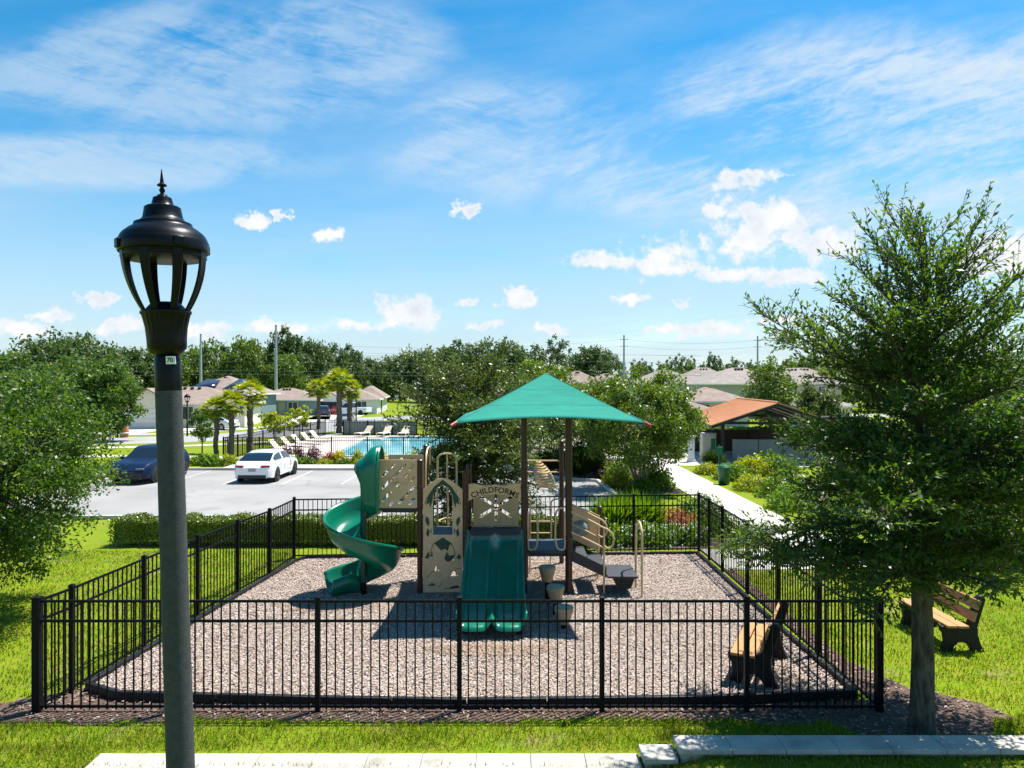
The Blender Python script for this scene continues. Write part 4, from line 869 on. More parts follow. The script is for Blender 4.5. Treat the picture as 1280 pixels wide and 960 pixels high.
# ================================================================== TREES
def tube_path(start, d0, length, n, curve, wob):
    pts = [Vector(start)]; d = Vector(d0).normalized()
    for i in range(n):
        d = (d + Vector(curve) / n + Vector(random.uniform(-1, 1) for _ in range(3)) * wob).normalized(); pts.append(pts[-1] + d * length / n)
    return pts
def branch_tree(name, label, base, H, prof, h0, nl, leafL, aspect, trunk_r, lm, bm_, seed, elev=(0, 60), ns=9.0, nt=9.0, lspace=0.5, droop=-0.25, dens=1.0, group=None, trunk_top=0.02, twig=0.3, keep=None, tufts=None):
    random.seed(seed)
    T = thing(name, label, 'tree', base, group=group)
    b = Vector(base); top = b + Vector((0, 0, H)); TR = MB(); BR = MB()
    n = 14; tp = [b + Vector((0.04 * math.sin(i * 1.1) * i / n * 2, 0.04 * math.cos(i * 0.9) * i / n * 2, H * i / n)) for i in range(n + 1)]
    tp[0] = tp[0] - Vector((0, 0, 0.05))
    TR.tube([tp[0], tp[0] + Vector((0, 0, 0.15))] + tp[1:], [trunk_r * 1.5, trunk_r * 1.12] + [trunk_r * (1 - (i / n)) ** 0.8 + trunk_top * 0.4 for i in range(1, n + 1)], 12)
    def at(h):
        t = min(max(h / H, 0), 1) * n; i = min(int(t), n - 1); return tp[i].lerp(tp[i + 1], t - i)
    Pt, Dt = [], []
    def leaves_on(path, top=1.0):
        for i in range(len(path) - 1):
            a, c = path[i], path[i + 1]; L = (c - a).length; hz = (a.z - b.z) / H; k = max(1, int(L / (leafL * lspace) * dens * (1.0 if hz < 0.6 else max(0.5, 1 - (hz - 0.6) * 1.4)))); dd = (c - a).normalized()
            for j in range(k):
                p = a.lerp(c, (j + random.random()) / k); Pt.append(p[:]); Dt.append(dd[:])
    def do_sub(p, d, ln, lvl):
        path = tube_path(p, d, ln, 4, (0, 0, droop * 0.6), 0.10); BR.tube(path, [0.011 if lvl else 0.007, 0.008, 0.006, 0.005, 0.003], 4, False); leaves_on(path[1:] if lvl else path)
        k = max(2, int(ln * nt))
        for j in range(k):
            s = (j + 0.4 + random.random() * 0.4) / k; i = min(int(s * 4), 3); q = path[i].lerp(path[i + 1], s * 4 - i); dd = (path[i + 1] - path[i]).normalized()
            az = random.choice((-1, 1)) * random.uniform(0.5, 1.1); e = (dd + Vector((0, 0, random.uniform(-0.25, 0.5)))); e = Matrix.Rotation(az, 3, 'Z') @ e
            tw = tube_path(q, e, twig * random.uniform(0.5, 1.1), 3, (0, 0, droop * 0.3), 0.12); BR.tube(tw, 0.003, 3, False); leaves_on(tw)
    for i in range(nl):
        t = (i + random.random() * 0.6) / nl; h = h0 + (H - h0) * 0.97 * t; az = i * 2.39996 + random.uniform(-0.4, 0.4); el = R(elev[0] + (elev[1] - elev[0]) * t + random.uniform(-17, 17))
        rad = prof(t) * random.uniform(0.6, 1.18); s = at(h); ln = rad / max(math.cos(el), 0.45)
        if keep and not keep(az, t): continue
        d = Vector((math.cos(az) * math.cos(el), math.sin(az) * math.cos(el), math.sin(el)))
        path = tube_path(s, d, ln, 7, (0, 0, droop if t < 0.5 else 0.15), 0.06); r0 = max(0.008, trunk_r * 0.26 * (1 - t * 0.75))
        BR.tube(path, [r0 * (1 - k / 7) + 0.004 for k in range(8)], 6, False)
        k = max(3, int(ln * ns))
        for j in range(k):
            q = 0.14 + 0.84 * (j + random.random()) / k; ii = min(int(q * 7), 6); pp = path[ii].lerp(path[ii + 1], q * 7 - ii); dd = (path[ii + 1] - path[ii]).normalized()
            aa = (1 if j % 2 else -1) * random.uniform(0.45, 1.15); e = Matrix.Rotation(aa, 3, 'Z') @ (dd + Vector((0, 0, random.uniform(-0.4, 0.8))))
            do_sub(pp, e, max(0.18, (1.15 - q) * 0.42 * ln), 0)
        do_sub(path[-2], path[-1] - path[-2], 0.35, 0)
        if tufts and t < 0.72:
            for j in range(tufts[0]):
                q = (j + random.random()) / tufts[0] * 0.9; ii = min(int(q * 7), 6); c0 = path[ii].lerp(path[ii + 1], q * 7 - ii) + Vector((random.gauss(0, 0.10), random.gauss(0, 0.10), random.uniform(0.0, 0.28)))
                for _ in range(tufts[1]):
                    o_ = Vector((random.gauss(0, 1), random.gauss(0, 1), random.gauss(0, 0.6))) * tufts[2] * 0.62; Pt.append((c0 + o_)[:]); Dt.append((o_.normalized() + Vector((0, 0, 0.2)))[:])
    do_sub(tp[-2], (0, 0, 1), H / n + 0.1, 0)
    P = np.array(Pt); D = np.array(Dt); m = len(P)
    D = unit(D + rv(m) * 0.85); Nn = unit(np.array([0, 0, 1.0]) + rv(m) * 0.75); L = leafL * rng.uniform(0.65, 1.2, m)
    TR.build('trunk', bm_, T); BR.build('branches', bm_, T)
    cr = link_mesh('crown', leaf_mesh('crown', P, D, Nn, L, L * aspect), lm, T, smooth=False)
    print(name, 'leaves', m)
    return T
def interp(tab): 
    xs_, ys_ = zip(*tab); return lambda t: float(np.interp(t, xs_, ys_))
branch_tree('oak_tree', 'young oak with a straight grey trunk standing right beside the fence corner', (5.08, 8.92, 0), 6.2, interp([(0, 1.5), (0.08, 2.15), (0.2, 2.25), (0.35, 2.0), (0.5, 1.75), (0.62, 1.35), (0.75, 0.95), (0.88, 0.55), (1, 0.2)]), 1.85, 76, 0.08, 0.42, 0.135, OAKLEAF, BARK, 5, elev=(0, 44), ns=10, nt=12, lspace=0.33, droop=-0.13, dens=1.05, twig=0.36, tufts=(5, 48, 0.2))
branch_tree('oak_tree', 'olive green young oak behind the tan panels of the play structure', (-1.15, 22.6, -0.25), 4.7, interp([(0, 1.9), (0.15, 2.45), (0.35, 2.6), (0.6, 2.1), (0.8, 1.35), (1, 0.45)]), 1.2, 74, 0.12, 0.48, 0.12, ELMLEAF, BARK, 21, elev=(-8, 46), ns=8.5, nt=8.5, lspace=0.38, droop=-0.25, dens=1.0, twig=0.40, tufts=(3, 26, 0.26))

def clump_tree(name, label, base, crown_c, crown_r, nclump, per, size, lm, bm_, trunk_r, seed, group=None, stems=1, shell=0.55, crad=0.24, cat='tree', lumps=None):
    global rng
    rng = np.random.default_rng(seed); random.seed(seed)
    T = thing(name, label, cat, base, group=group); b = Vector(base); cc = np.array(crown_c); cr = np.array(crown_r)
    d = rv(nclump); rr = (shell + (1 - shell) * rng.random((nclump, 1)) ** 0.6); rr *= (1 + 0.16 * np.sin(d[:, :1] * 5 + seed) * np.cos(d[:, 2:3] * 4 + seed * 0.7 + d[:, 1:2] * 5))
    C = cc + d * cr * rr; C[:, 2] = np.maximum(C[:, 2], cc[2] - cr[2] * 0.85)
    P, D, Nn, L, W = clump_leaves(C, crad * cr.mean() * rng.uniform(0.6, 1.3, nclump), per, size)
    BR = MB(); TR = MB()
    for s in range(stems):
        a = 2 * math.pi * s / max(stems, 1) + seed; f = b + Vector((0.1 * math.cos(a), 0.1 * math.sin(a), -0.05)) if stems > 1 else b - Vector((0, 0, 0.05))
        fork = Vector((cc[0] + (0.3 * cr[0] * math.cos(a) if stems > 1 else 0), cc[1] + (0.3 * cr[1] * math.sin(a) if stems > 1 else 0), cc[2] - 0.25 * cr[2]))
        m = f.lerp(fork, 0.5) + Vector((random.uniform(-1, 1), random.uniform(-1, 1), 0)) * trunk_r * 0.8
        TR.tube([f, f.lerp(m, 0.3), m, fork], [trunk_r * 1.2, trunk_r, trunk_r * 0.85, trunk_r * 0.65], 10)
        for k in range(max(5, nclump // (9 * stems))):
            q = Vector(C[random.randrange(nclump)]); mid = fork.lerp(q, 0.5) + Vector((0, 0, 0.12 * cr[2])); BR.tube([fork - Vector((0, 0, random.random() * 0.25 * cr[2])), mid, q], [trunk_r * 0.4, trunk_r * 0.25, trunk_r * 0.08], 5, False)
    TR.build('trunk', bm_, T); BR.build('branches', bm_, T)
    link_mesh('crown', leaf_mesh('crown', P, D, Nn, L, W), lm, T, smooth=False)
    return T
clump_tree('oak_tree', 'big rounded leafy oak at the edge, beside the blue car and lamp post', (-10.1, 13.0, 0), (-9.95, 13.0, 2.75), (2.4, 2.4, 2.2), 480, 160, 0.082, OAKLEAF, BARK, 0.15, 8, shell=0.35, crad=0.17, cat='tree')
clump_tree('myrtle_tree', 'rounded crape myrtle with several pale stems beside the walkway', (5.55, 31.0, ZL), (5.45, 31.0, 2.75), (2.6, 2.5, 2.05), 240, 125, 0.15, MYRTLE, BARKL, 0.06, 31, stems=5, shell=0.5, crad=0.22)
clump_tree('shade_tree', 'dark leafy tree behind the big clump of ornamental grass', (4.3, 36.5, ZL), (3.6, 36.8, 2.7), (2.6, 2.2, 1.7), 150, 80, 0.18, ELMLEAF, BARK, 0.11, 33)
clump_tree('shade_tree', 'green tree seen under the shade canopy behind its two posts', (0.6, 41.5, ZL), (0.9, 41.5, 3.1), (3.6, 2.6, 2.4), 200, 75, 0.2, MYRTLE, BARK, 0.1, 34)
clump_tree('small_tree', 'small dark green street tree left of the three palms', (-20.4, 47.4, ZL), (-20.4, 47.4, 1.6), (0.85, 0.85, 1.15), 46, 60, 0.16, GREENL, BARK, 0.045, 35, shell=0.3)
clump_tree('small_tree', 'lime green feathery young tree, left of a pair behind the pool fence', (-18.2, 55.5, ZL), (-18.2, 55.5, 1.4), (1.25, 1.1, 0.95), 50, 55, 0.18, LIME, BARKL, 0.04, 36, shell=0.3)
clump_tree('small_tree', 'lime green feathery young tree, right of a pair behind the pool fence', (-17.7, 60.0, ZL), (-17.7, 60.0, 1.6), (1.0, 1.0, 0.95), 42, 55, 0.18, LIME, BARKL, 0.04, 37, shell=0.3)
clump_tree('pine_tree', 'fresh green bushy pine between the near oak and the white house', (-32.6, 57.5, ZL), (-32.6, 57.5, 3.2), (2.5, 2.5, 3.1), 170, 60, 0.34, PINELEAF, BARK, 0.16, 38, shell=0.3)
clump_tree('broadleaf_tree', 'tall green tree behind the fresh green pine at the road', (-46, 76, ZL), (-46, 76, 5.0), (5.6, 4.5, 4.6), 170, 60, 0.5, FARLEAF, BARK, 0.25, 39)
clump_tree('broadleaf_tree', 'wide green tree above the near left oak crown', (-38, 62, ZL), (-38.5, 62, 3.6), (4.6, 4, 3.6), 150, 60, 0.4, FARLEAF, BARK, 0.22, 40)
clump_tree('yard_tree', 'bright green tree with pointed top beside the orange roof', (21.6, 60, ZL), (21.6, 60, 3.4), (2.3, 2.2, 2.9), 90, 75, 0.3, FARLEAF2, BARK, 0.12, 41, shell=0.25, crad=0.28)
clump_tree('yard_tree', 'grey green loose tree just right of the bright pointed tree', (26.6, 63, ZL), (26.6, 63, 2.2), (2.2, 2.2, 2.2), 80, 70, 0.3, ELMLEAF, BARK, 0.12, 42, shell=0.25)
for i, (x, y, zc, rx, rz_, lb, lm) in enumerate([
        (33.5, 52, 2.9, 4.2, 3.0, 'broad green tree standing behind the right oak crown at mid height', FARLEAF2), (42, 58, 3.6, 4.6, 3.8, 'tall green tree at the right edge behind the oak', FARLEAF),
        (25.5, 34.5, 2.2, 3.0, 2.4, 'dark low tree hidden behind the right oak crown over the lawn', FARLEAF), (12.6, 18.2, 1.75, 1.6, 1.6, 'dark bushy small tree on the right lawn beyond the bench', OAKLEAF),
        (16.4, 23.0, 2.2, 2.2, 2.1, 'leafy dark tree on the right lawn behind the shrubby one', OAKLEAF)]):
    clump_tree('yard_tree', lb, (x, y, gz(x, y)), (x, y, zc), (rx, rx * 0.9, rz_), 120, 75, 0.12 + 0.004 * y, lm, BARK, 0.12, 60 + i, shell=0.35)

# palms
def palm_meshes(seed):
    global rng
    rng = np.random.default_rng(seed); random.seed(seed); P, D, Nn, L, W = [], [], [], [], []
    for f in range(46):
        az = f * 2.39996; el = R(84 - 100 * (f / 46) ** 0.95 + random.uniform(-8, 8)); ln = random.uniform(0.55, 0.8)
        d = Vector((math.cos(az) * math.cos(el), math.sin(az) * math.cos(el), math.sin(el))); pth = [Vector((0, 0, 0))]
        for k in range(4): d = (d + Vector((0, 0, -0.13))).normalized(); pth.append(pth[-1] + d * ln / 4)
        tip = pth[-1]; side = Vector((-math.sin(az), math.cos(az), 0)); upn = side.cross(d) * -1
        P.append(pth[0][:]); D.append((tip - pth[0])[:]); Nn.append(upn[:]); L.append(ln); W.append(0.035)
        for k in range(17):
            a = R(-75 + 150 * k / 16); e = (d * math.cos(a) + side * math.sin(a) + Vector((0, 0, -0.28 * abs(math.sin(a)) - 0.12))).normalized()
            P.append((tip - d * 0.06)[:]); D.append(e[:]); Nn.append((upn + Vector((random.uniform(-.4, .4), random.uniform(-.4, .4), 0)))[:]); L.append(random.uniform(0.42, 0.62)); W.append(0.055)
    return leaf_mesh('palm_crown', np.array(P), np.array(D), np.array(Nn), np.array(L), np.array(W))
def palm_proto(label, loc, h, r, s, seed, group):
    t = thing('palm_tree', label, 'palm', loc, group=group); local(t)
    tb = MB(); rows = [Vector((0.03 * math.sin(k * 0.7 + seed), 0.03 * math.cos(k * 0.5), h * k / 16 - 0.03)) for k in range(17)]
    tb.tube(rows, [r * (1.18 if k == 0 else (1 + 0.10 * ((k % 2) * 2 - 1) + 0.12 * (k > 11))) for k in range(17)], 12); tb.build('trunk', PALMB, t, angle=0.3)
    c = link_mesh('crown', palm_meshes(seed), PALML, t, smooth=False); c.location = (0, 0, h); c.scale = (s,) * 3
    bo = MB(); random.seed(seed)
    for k in range(26):
        a = k * 2.4; z = h - 0.75 + 0.7 * k / 26; bo.tube([(r * math.cos(a), r * math.sin(a), z), ((r + 0.16) * math.cos(a), (r + 0.16) * math.sin(a), z + 0.14)], [0.03, 0.015], 5)
    bo.build('boots', PALMB, t)
for i, (x, y, h, r, s, lb) in enumerate([(-17.5, 42.6, 3.05, 0.14, 0.85, 'leftmost and shortest of the three palms beside the white car'), (-16.6, 42.6, 3.35, 0.16, 0.9, 'middle of the three palms beside the white car'),
        (-16.0, 44.0, 3.9, 0.18, 1.02, 'tallest of the three palms, just above the white car roof'), (-19.6, 73, 4.0, 0.19, 1.3, 'lone slender palm by the road left of the palm pair'),
        (-16.2, 67.5, 4.75, 0.26, 1.4, 'taller thick palm of the pair by the pool'), (-15.4, 68.3, 3.9, 0.24, 1.2, 'shorter palm of the pair by the pool')]):
    palm_proto(lb, (x, y, ZL), h, r, s, 70 + i, 'cabbage palms')

# far tree line: five crown kinds, then copies
def far_proto(i, lm, per=46, ncl=120, size=0.75):
    t = clump_tree('broadleaf_tree', 'x', (0, 0, 0), (0, 0, 5.3), (5, 5, 5.6), ncl, per, size, lm, BARK, 0.28, 90 + i, shell=0.45, crad=0.24)
    return t
protos = [far_proto(0, FARLEAF), far_proto(1, FARLEAF), far_proto(2, FARLEAF2), far_proto(3, FARLEAF, 40, 80, 0.7), far_proto(4, FARLEAF2, 40, 100)]
ts = clump_tree('pine_tree', 'x', (0, 0, 0), (0, 0, 8.6), (2.6, 2.6, 3.2), 46, 40, 0.5, FARLEAF, BARK, 0.2, 97, shell=0.3, crad=0.22); protos.append(ts)
random.seed(19)
used = [False] * 6
ORD = ['first', 'second', 'third', 'fourth', 'fifth', 'sixth', 'seventh', 'eighth', 'ninth', 'tenth', 'eleventh', 'twelfth', 'thirteenth', 'fourteenth', 'fifteenth', 'sixteenth', 'seventeenth', 'eighteenth', 'nineteenth', 'twentieth', 'twenty first', 'twenty second']
def ordinals(lst, key=lambda q: q[0]):
    srt = sorted(lst, key=key); return [(ORD[srt.index(q)], q) for q in lst]
def far_tree(k, px, ytop, d, wpx, label, group, zb=ZL):
    x = (px - 640) / 900 * d; H = 4.3 + (480 - ytop) / 900 * d - zb; p = protos[k]; hs = 11.0 if k < 5 else 11.8; wr = wpx / 900 * d / 2 / (5.6 if k < 5 else 3.0)
    loc = (x, d, zb); sc_ = (wr, wr, H / hs); rz = random.uniform(0, 6.28)
    if not used[k]:
        used[k] = True; p.location = loc; p.scale = sc_; p.rotation_euler = (0, 0, rz); p['label'] = label; p['group'] = group
    else: copy_tree(p, None, loc, rz, sc_, label, group)
gl = ' dark oak from the left in the tree line behind the left houses'; gg = 'oaks of the left tree line'
for od, (px, yt, d, w_, k) in ordinals([(-30, 440, 130, 90, 0), (30, 438, 125, 90, 1), (75, 428, 130, 85, 0), (125, 430, 128, 80, 3), (165, 434, 135, 80, 1), (205, 430, 140, 70, 2), (245, 432, 150, 60, 2), (272, 423, 145, 58, 4), (305, 420, 140, 60, 2), (335, 424, 150, 55, 4),
        (362, 413, 150, 62, 0), (390, 424, 155, 60, 1), (415, 428, 160, 55, 3), (440, 434, 165, 50, 0), (462, 447, 185, 45, 1), (320, 440, 165, 90, 1), (400, 446, 175, 90, 0), (230, 445, 165, 90, 0), (355, 440, 140, 55, 2)]):
    far_tree(k, px, yt, d, w_, od + gl, gg)
gl = ' rounded oak from the left in the wood beyond the green field'; gg = 'oaks of the middle wood'
for od, (px, yt, d, w_, k) in ordinals([(478, 448, 210, 60, 0), (500, 440, 190, 62, 3), (530, 436, 180, 70, 1), (565, 428, 170, 75, 0), (600, 424, 165, 75, 3), (635, 426, 170, 70, 1), (662, 434, 175, 60, 0), (560, 445, 185, 80, 1), (620, 445, 185, 80, 0)]):
    far_tree(k, px, yt, d, w_, od + gl, gg)
gl = ' dark oak from the left in the clump beyond the green canopy peak'; gg = 'oaks of the small clump'
for od, (px, yt, d, w_, k) in ordinals([(722, 436, 190, 45, 0), (744, 432, 190, 50, 1), (764, 437, 195, 40, 3), (686, 456, 200, 40, 1)]):
    far_tree(k, px, yt, d, w_, od + gl, gg)
far_tree(5, 697, 418, 170, 34, 'tall lone pine with a small round crown above the green canopy', 'lone pines')
gl = ' thin far pine from the left on the skyline above the brown roofs'; gg = 'skyline pines on the right'
for iq, px in enumerate(range(792, 1000, 12)):
    far_tree(5, px + random.uniform(-4, 4), random.uniform(439, 456) + (6 if px < 850 else 0), random.uniform(230, 270), random.uniform(14, 24), ORD[iq] + gl, gg)
gl = ' low broadleaf tree from the left on the skyline between the pines'; gg = 'low skyline trees on the right'
for iq, px in enumerate((800, 858, 880, 910, 935, 960, 985, 1010)): far_tree(random.choice((0, 1, 2)), px, random.uniform(449, 458), 240, random.uniform(28, 40), ORD[iq] + gl, gg)
gl = ' tall green tree from the left behind the right oak crown'; gg = 'trees behind the right oak'
for od, (px, yt, d, w_, k) in ordinals([(1010, 444, 150, 60, 2), (1050, 446, 130, 70, 4), (1100, 450, 120, 80, 1), (1160, 452, 110, 90, 2), (1220, 455, 105, 80, 0), (1275, 450, 100, 80, 4)]):
    far_tree(k, px, yt, d, w_, od + gl, gg)

# ================================================================== HEDGE AND SHRUBS
def hedge(label, x0, x1, y0, y1, h, zb, n, lm, size=0.05):
    global rng
    rng = np.random.default_rng(int(abs(x0 * 10)) + 5)
    hd = thing('hedge', label, 'hedge', ((x0 + x1) / 2, y0, zb))
    k = n; side = rng.random(k); P = np.empty((k, 3)); Nn = np.empty((k, 3))
    u = rng.uniform(x0, x1, k); top = side < 0.5; fr_ = (side >= 0.5) & (side < 0.8); bk = side >= 0.8
    bump = 0.035 * np.sin(u * 4.1) + 0.03 * np.sin(u * 9.3 + 1)
    P[:, 0] = u; P[:, 1] = np.where(top, rng.uniform(y0, y1, k), np.where(fr_, y0, y1)); P[:, 2] = zb + np.where(top, h, rng.uniform(0.1, h, k)) + bump * np.where(top, 1, 0.5)
    P[:, 1] += np.where(fr_, -bump, np.where(bk, bump, 0)); P += rng.normal(0, 0.028, (k, 3))
    Nn[:] = rv(k) * np.where(top, 0.9, 0.45)[:, None]; Nn[:, 2] += np.where(top, 1, -0.1); Nn[:, 1] += np.where(fr_, -1.2, np.where(bk, 1.2, 0))
    D = np.cross(Nn, rv(k)) + np.array([0, 0, 0.3])
    link_mesh('foliage', leaf_mesh('foliage', P, D, Nn, size * rng.uniform(0.7, 1.3, k), size * 0.6), lm, hd, smooth=False)
    MB().bb((x0 + 0.06, y0 + 0.08, zb + 0.16), (x1 - 0.06, y1 - 0.08, zb + h - 0.05)).build('shaded_core', HEDGEIN, hd)  # solid core behind the leaves, inner shade painted in by its dark colour
    st = MB(); x = x0 + 0.3
    while x < x1: st.tube([(x, (y0 + y1) / 2, zb - 0.03), (x + 0.05, (y0 + y1) / 2, zb + 0.25)], 0.025, 6); x += 0.42
    st.build('stems', BARK, hd)
hedge('long clipped hedge with sunlit top between the fence and the parking lot', -10.6, 2.55, 19.0, 19.85, 0.66, 0.0, 62000, HEDGEL)
hedge('dark clipped hedge across the far lawn beyond the orange roofed pavilion', 15, 30, 59.0, 60.0, 0.95, ZL, 9000, GREENL, 0.14)

def shrub(name, label, x, y, r, h, lm, n, size, seed, style='round', group=None, cat='shrub', zb=None, flowers=None):
    global rng
    rng = np.random.default_rng(seed); z = gz(x, y) if zb is None else zb
    s = thing(name, label, cat, (x, y, z), group=group)
    if style == 'round':
        d = rv(n); d[:, 2] = np.abs(d[:, 2]); rr = rng.uniform(0.55, 1.05, (n, 1)) * (1 + 0.18 * np.sin(d[:, :1] * 7 + seed) * np.sin(d[:, 1:2] * 6 + d[:, 2:3] * 5))
        P = np.array([x, y, z]) + d * rr * np.array([r, r, h]); Nn = unit(d + rv(n) * 0.8); D = np.cross(Nn, rv(n)) + d * 0.4; L = size * rng.uniform(0.6, 1.3, n); W = L * 0.5
    else:
        a = rng.uniform(0, 2 * math.pi, n); q = rng.random(n) ** 0.7; P = np.c_[x + 0.35 * r * q * np.cos(a), y + 0.35 * r * q * np.sin(a), np.full(n, z) + rng.uniform(0, 0.45, n) * h]
        D = np.c_[np.cos(a) * q * r, np.sin(a) * q * r, h * rng.uniform(0.4, 1.0, n)]; P = P + D * rng.uniform(0, 0.35, (n, 1)); Nn = np.c_[-D[:, 1], D[:, 0], np.zeros(n)] + rv(n) * 0.3
        Nn = np.cross(unit(D), unit(Nn)); L = size * rng.uniform(0.6, 1.1, n); W = np.full(n, size * 0.045 + 0.006)
    link_mesh('foliage', leaf_mesh('foliage', P, D, Nn, L, W), lm, s, smooth=False)
    st = MB()
    for k in range(5): aa = k * 1.257; st.tube([(x + 0.03 * math.cos(aa), y + 0.03 * math.sin(aa), z - 0.02), (x + 0.4 * r * math.cos(aa), y + 0.4 * r * math.sin(aa), z + 0.5 * h)], [0.018, 0.008], 5)
    st.build('stems', BARK, s)
    if flowers:
        k = flowers; d = rv(k); d[:, 2] = np.abs(d[:, 2]); P = np.array([x, y, z]) + d * np.array([r, r, h]) * 1.05
        link_mesh('flowers', leaf_mesh('flowers', P, rv(k), d + rv(k) * 0.3, 0.06, 0.055), FLOWERL, s, smooth=False)
    return s
SH = [ # name, label, x, y, r, h, mat, n, size, style
 ('ornamental_grass', 'big dark clump of ornamental grass at the end of the parking lot', 3.35, 35.6, 1.5, 1.45, DARKGR, 5200, 0.95, 'grass'),
 ('ornamental_grass', 'second dark grass clump tucked behind the biggest one', 2.0, 37.6, 1.2, 1.2, DARKGR, 3000, 0.85, 'grass'),
 ('shrub', 'bright yellow green mounded shrub at the kerb corner', 4.75, 32.4, 0.72, 0.75, LIME, 1900, 0.12, 'round'),
 ('shrub', 'dark red leafed open shrub behind the yellow green mound', 4.75, 35.0, 0.75, 1.0, PURPLEL, 800, 0.13, 'round'),
 ('shrub', 'fresh green shrub left of the pale myrtle stems', 5.0, 33.6, 0.75, 1.0, BRIGHTGR, 1700, 0.13, 'round'),
 ('shrub', 'leafy lime shrub right of the pale myrtle stems', 6.35, 31.8, 0.8, 1.0, BRIGHTGR, 2100, 0.15, 'round'),
 ('shrub', 'low dark green shrub at the foot of the myrtle stems', 5.45, 30.55, 0.65, 0.6, GREENL, 1500, 0.11, 'round'),
 ('shrub', 'small yellow shrub behind the parking lot under the canopy tree', 0.6, 41.2, 0.5, 0.75, YELLOWL, 900, 0.13, 'round'),
 ('shrub', 'wide yellow green shrub row piece behind the grass clump', 4.2, 40.0, 1.1, 0.9, LIME, 1500, 0.15, 'round'),
 ('shrub', 'green mounded shrub behind the canopy posts across the lot', -0.6, 41.3, 1.0, 0.7, LIME, 1400, 0.14, 'round'),
 ('shrub', 'dark shrub beside the white column at the walkway end', 9.9, 45.0, 1.0, 1.1, GREENL, 1600, 0.16, 'round'),
 ('ornamental_grass', 'bright green fountain grass behind the back fence, left clump', 2.95, 20.6, 0.75, 0.95, BRIGHTGR, 2600, 0.75, 'grass'),
 ('ornamental_grass', 'bright green fountain grass behind the back fence, right clump', 3.7, 21.1, 0.75, 0.95, BRIGHTGR, 2600, 0.75, 'grass'),
 ('shrub', 'copper red shrub behind the flower bed near the fence corner', 4.75, 21.3, 0.85, 0.75, COPPERL, 1800, 0.10, 'round'),
 ('shrub', 'green shrub beside the walkway behind the copper shrub', 6.3, 24.2, 0.9, 0.9, GREENL, 2000, 0.11, 'round'),
 ('shrub', 'dark low shrub between the fence corner and the walkway', 5.9, 20.8, 0.8, 0.6, GREENL, 1900, 0.09, 'round'),
 ('shrub', 'green leafy plant behind the trash bin on the bed', 10.6, 34.6, 0.8, 0.75, BRIGHTGR, 1500, 0.16, 'round'),
 ('shrub', 'yellow green leafy plant in front of the mailbox pavilion', 12.2, 36.5, 1.0, 0.85, LIME, 1500, 0.18, 'round'),
 ('shrub', 'loose green plant left of the trash bin near the walk', 10.0, 36.8, 0.65, 0.5, LIME, 900, 0.15, 'round'),
 ('ornamental_grass', 'grey green grass tuft beside the beige cabinet', 11.2, 40.2, 0.7, 0.8, DARKGR, 1200, 0.6, 'grass'),
 ('shrub', 'broad green shrub in the right bed below the oak crown', 11.2, 29.5, 1.2, 0.95, GREENL, 2300, 0.14, 'round'),
 ('shrub', 'light green shrub at the walkway edge of the right bed', 10.3, 26.5, 0.95, 0.85, BRIGHTGR, 2000, 0.13, 'round'),
 ('shrub', 'dark green shrub deep in the right bed', 13.8, 28.0, 1.3, 1.2, GREENL, 2300, 0.14, 'round'),
 ('shrub', 'low lime shrub between the walkway and the pink mulch', 10.4, 31.2, 0.8, 0.6, LIME, 1300, 0.13, 'round'),
 ('shrub', 'green shrub in front of the pale grey panel wall', 14.2, 40.2, 1.1, 0.8, BRIGHTGR, 1500, 0.17, 'round'),
 ('shrub', 'loose yellow green shrub right of the pavilion front plants', 13.6, 36.6, 1.1, 0.9, GREENL, 1500, 0.17, 'round'),
 ('shrub', 'rounded green shrub at the far corner of the pink mulch', 16.0, 33.8, 1.3, 1.0, GREENL, 1700, 0.17, 'round'),
 ('shrub', 'mid green shrub in the middle of the pink mulch', 14.8, 30.4, 1.1, 0.8, BRIGHTGR, 1700, 0.15, 'round'),
 ('shrub', 'coarse dark shrub closest to the walk behind the right fence', 10.8, 23.6, 1.1, 0.9, GREENL, 2300, 0.12, 'round'),
]
for i, (nm, lb, x, y, r, h, lm, n, sz, sty) in enumerate(SH): shrub(nm, lb, x, y, r, h, lm, n, sz, 300 + i, sty, cat='plant' if 'grass' in nm else 'shrub')
flow = [(2.75, 19.25, 0.42), (3.3, 19.35, 0.46), (3.85, 19.25, 0.48), (4.35, 19.5, 0.46), (3.55, 19.75, 0.4), (4.9, 19.4, 0.42)]
for i, (x, y, r) in enumerate(flow): shrub('flowering_shrub', (['leftmost', 'second from left', 'middle front', 'fourth from left', 'rear middle', 'rightmost'][i]) + ' pale blue flowering bush behind the back fence', x, y, r, 0.52, GREENL if i % 2 else BRIGHTGR, 1300, 0.085, 340 + i, group='blue flowering bushes', cat='flowering bush', flowers=45)
for i, x in enumerate((-13.15, -12.45, -11.55)): shrub('purple_shrub', ['left purple red shrub of three in front of the pool fence', 'middle purple red shrub of three in front of the pool fence', 'right purple red shrub of three, closest to the slide hood'][i], x, 41.9, 0.48, 0.95, PURPLEL, 700, 0.14, 360 + i, group='purple shrubs at the pool fence')
yb = [(-10.6, 41.8, 0.45, 0.6, COPPERL, 'rusty orange low shrub at the pool fence next to the yellow one'), (-10.0, 41.6, 0.4, 0.75, YELLOWL, 'golden shrub at the pool fence between rusty and lime shrubs'), (-8.9, 41.5, 0.38, 0.75, LIME, 'lime shrub at the pool fence left of the slide hood'), (-7.7, 41.6, 0.6, 0.9, YELLOWL, 'golden yellow shrub right beside the green slide hood'), (-5.6, 41.6, 0.55, 0.8, LIME, 'lime shrub at the pool fence right of the slide hood')]
for i, (x, y, r, h, lm, lb) in enumerate(yb): shrub('shrub', lb, x, y, r, h, lm, 700, 0.14, 370 + i)
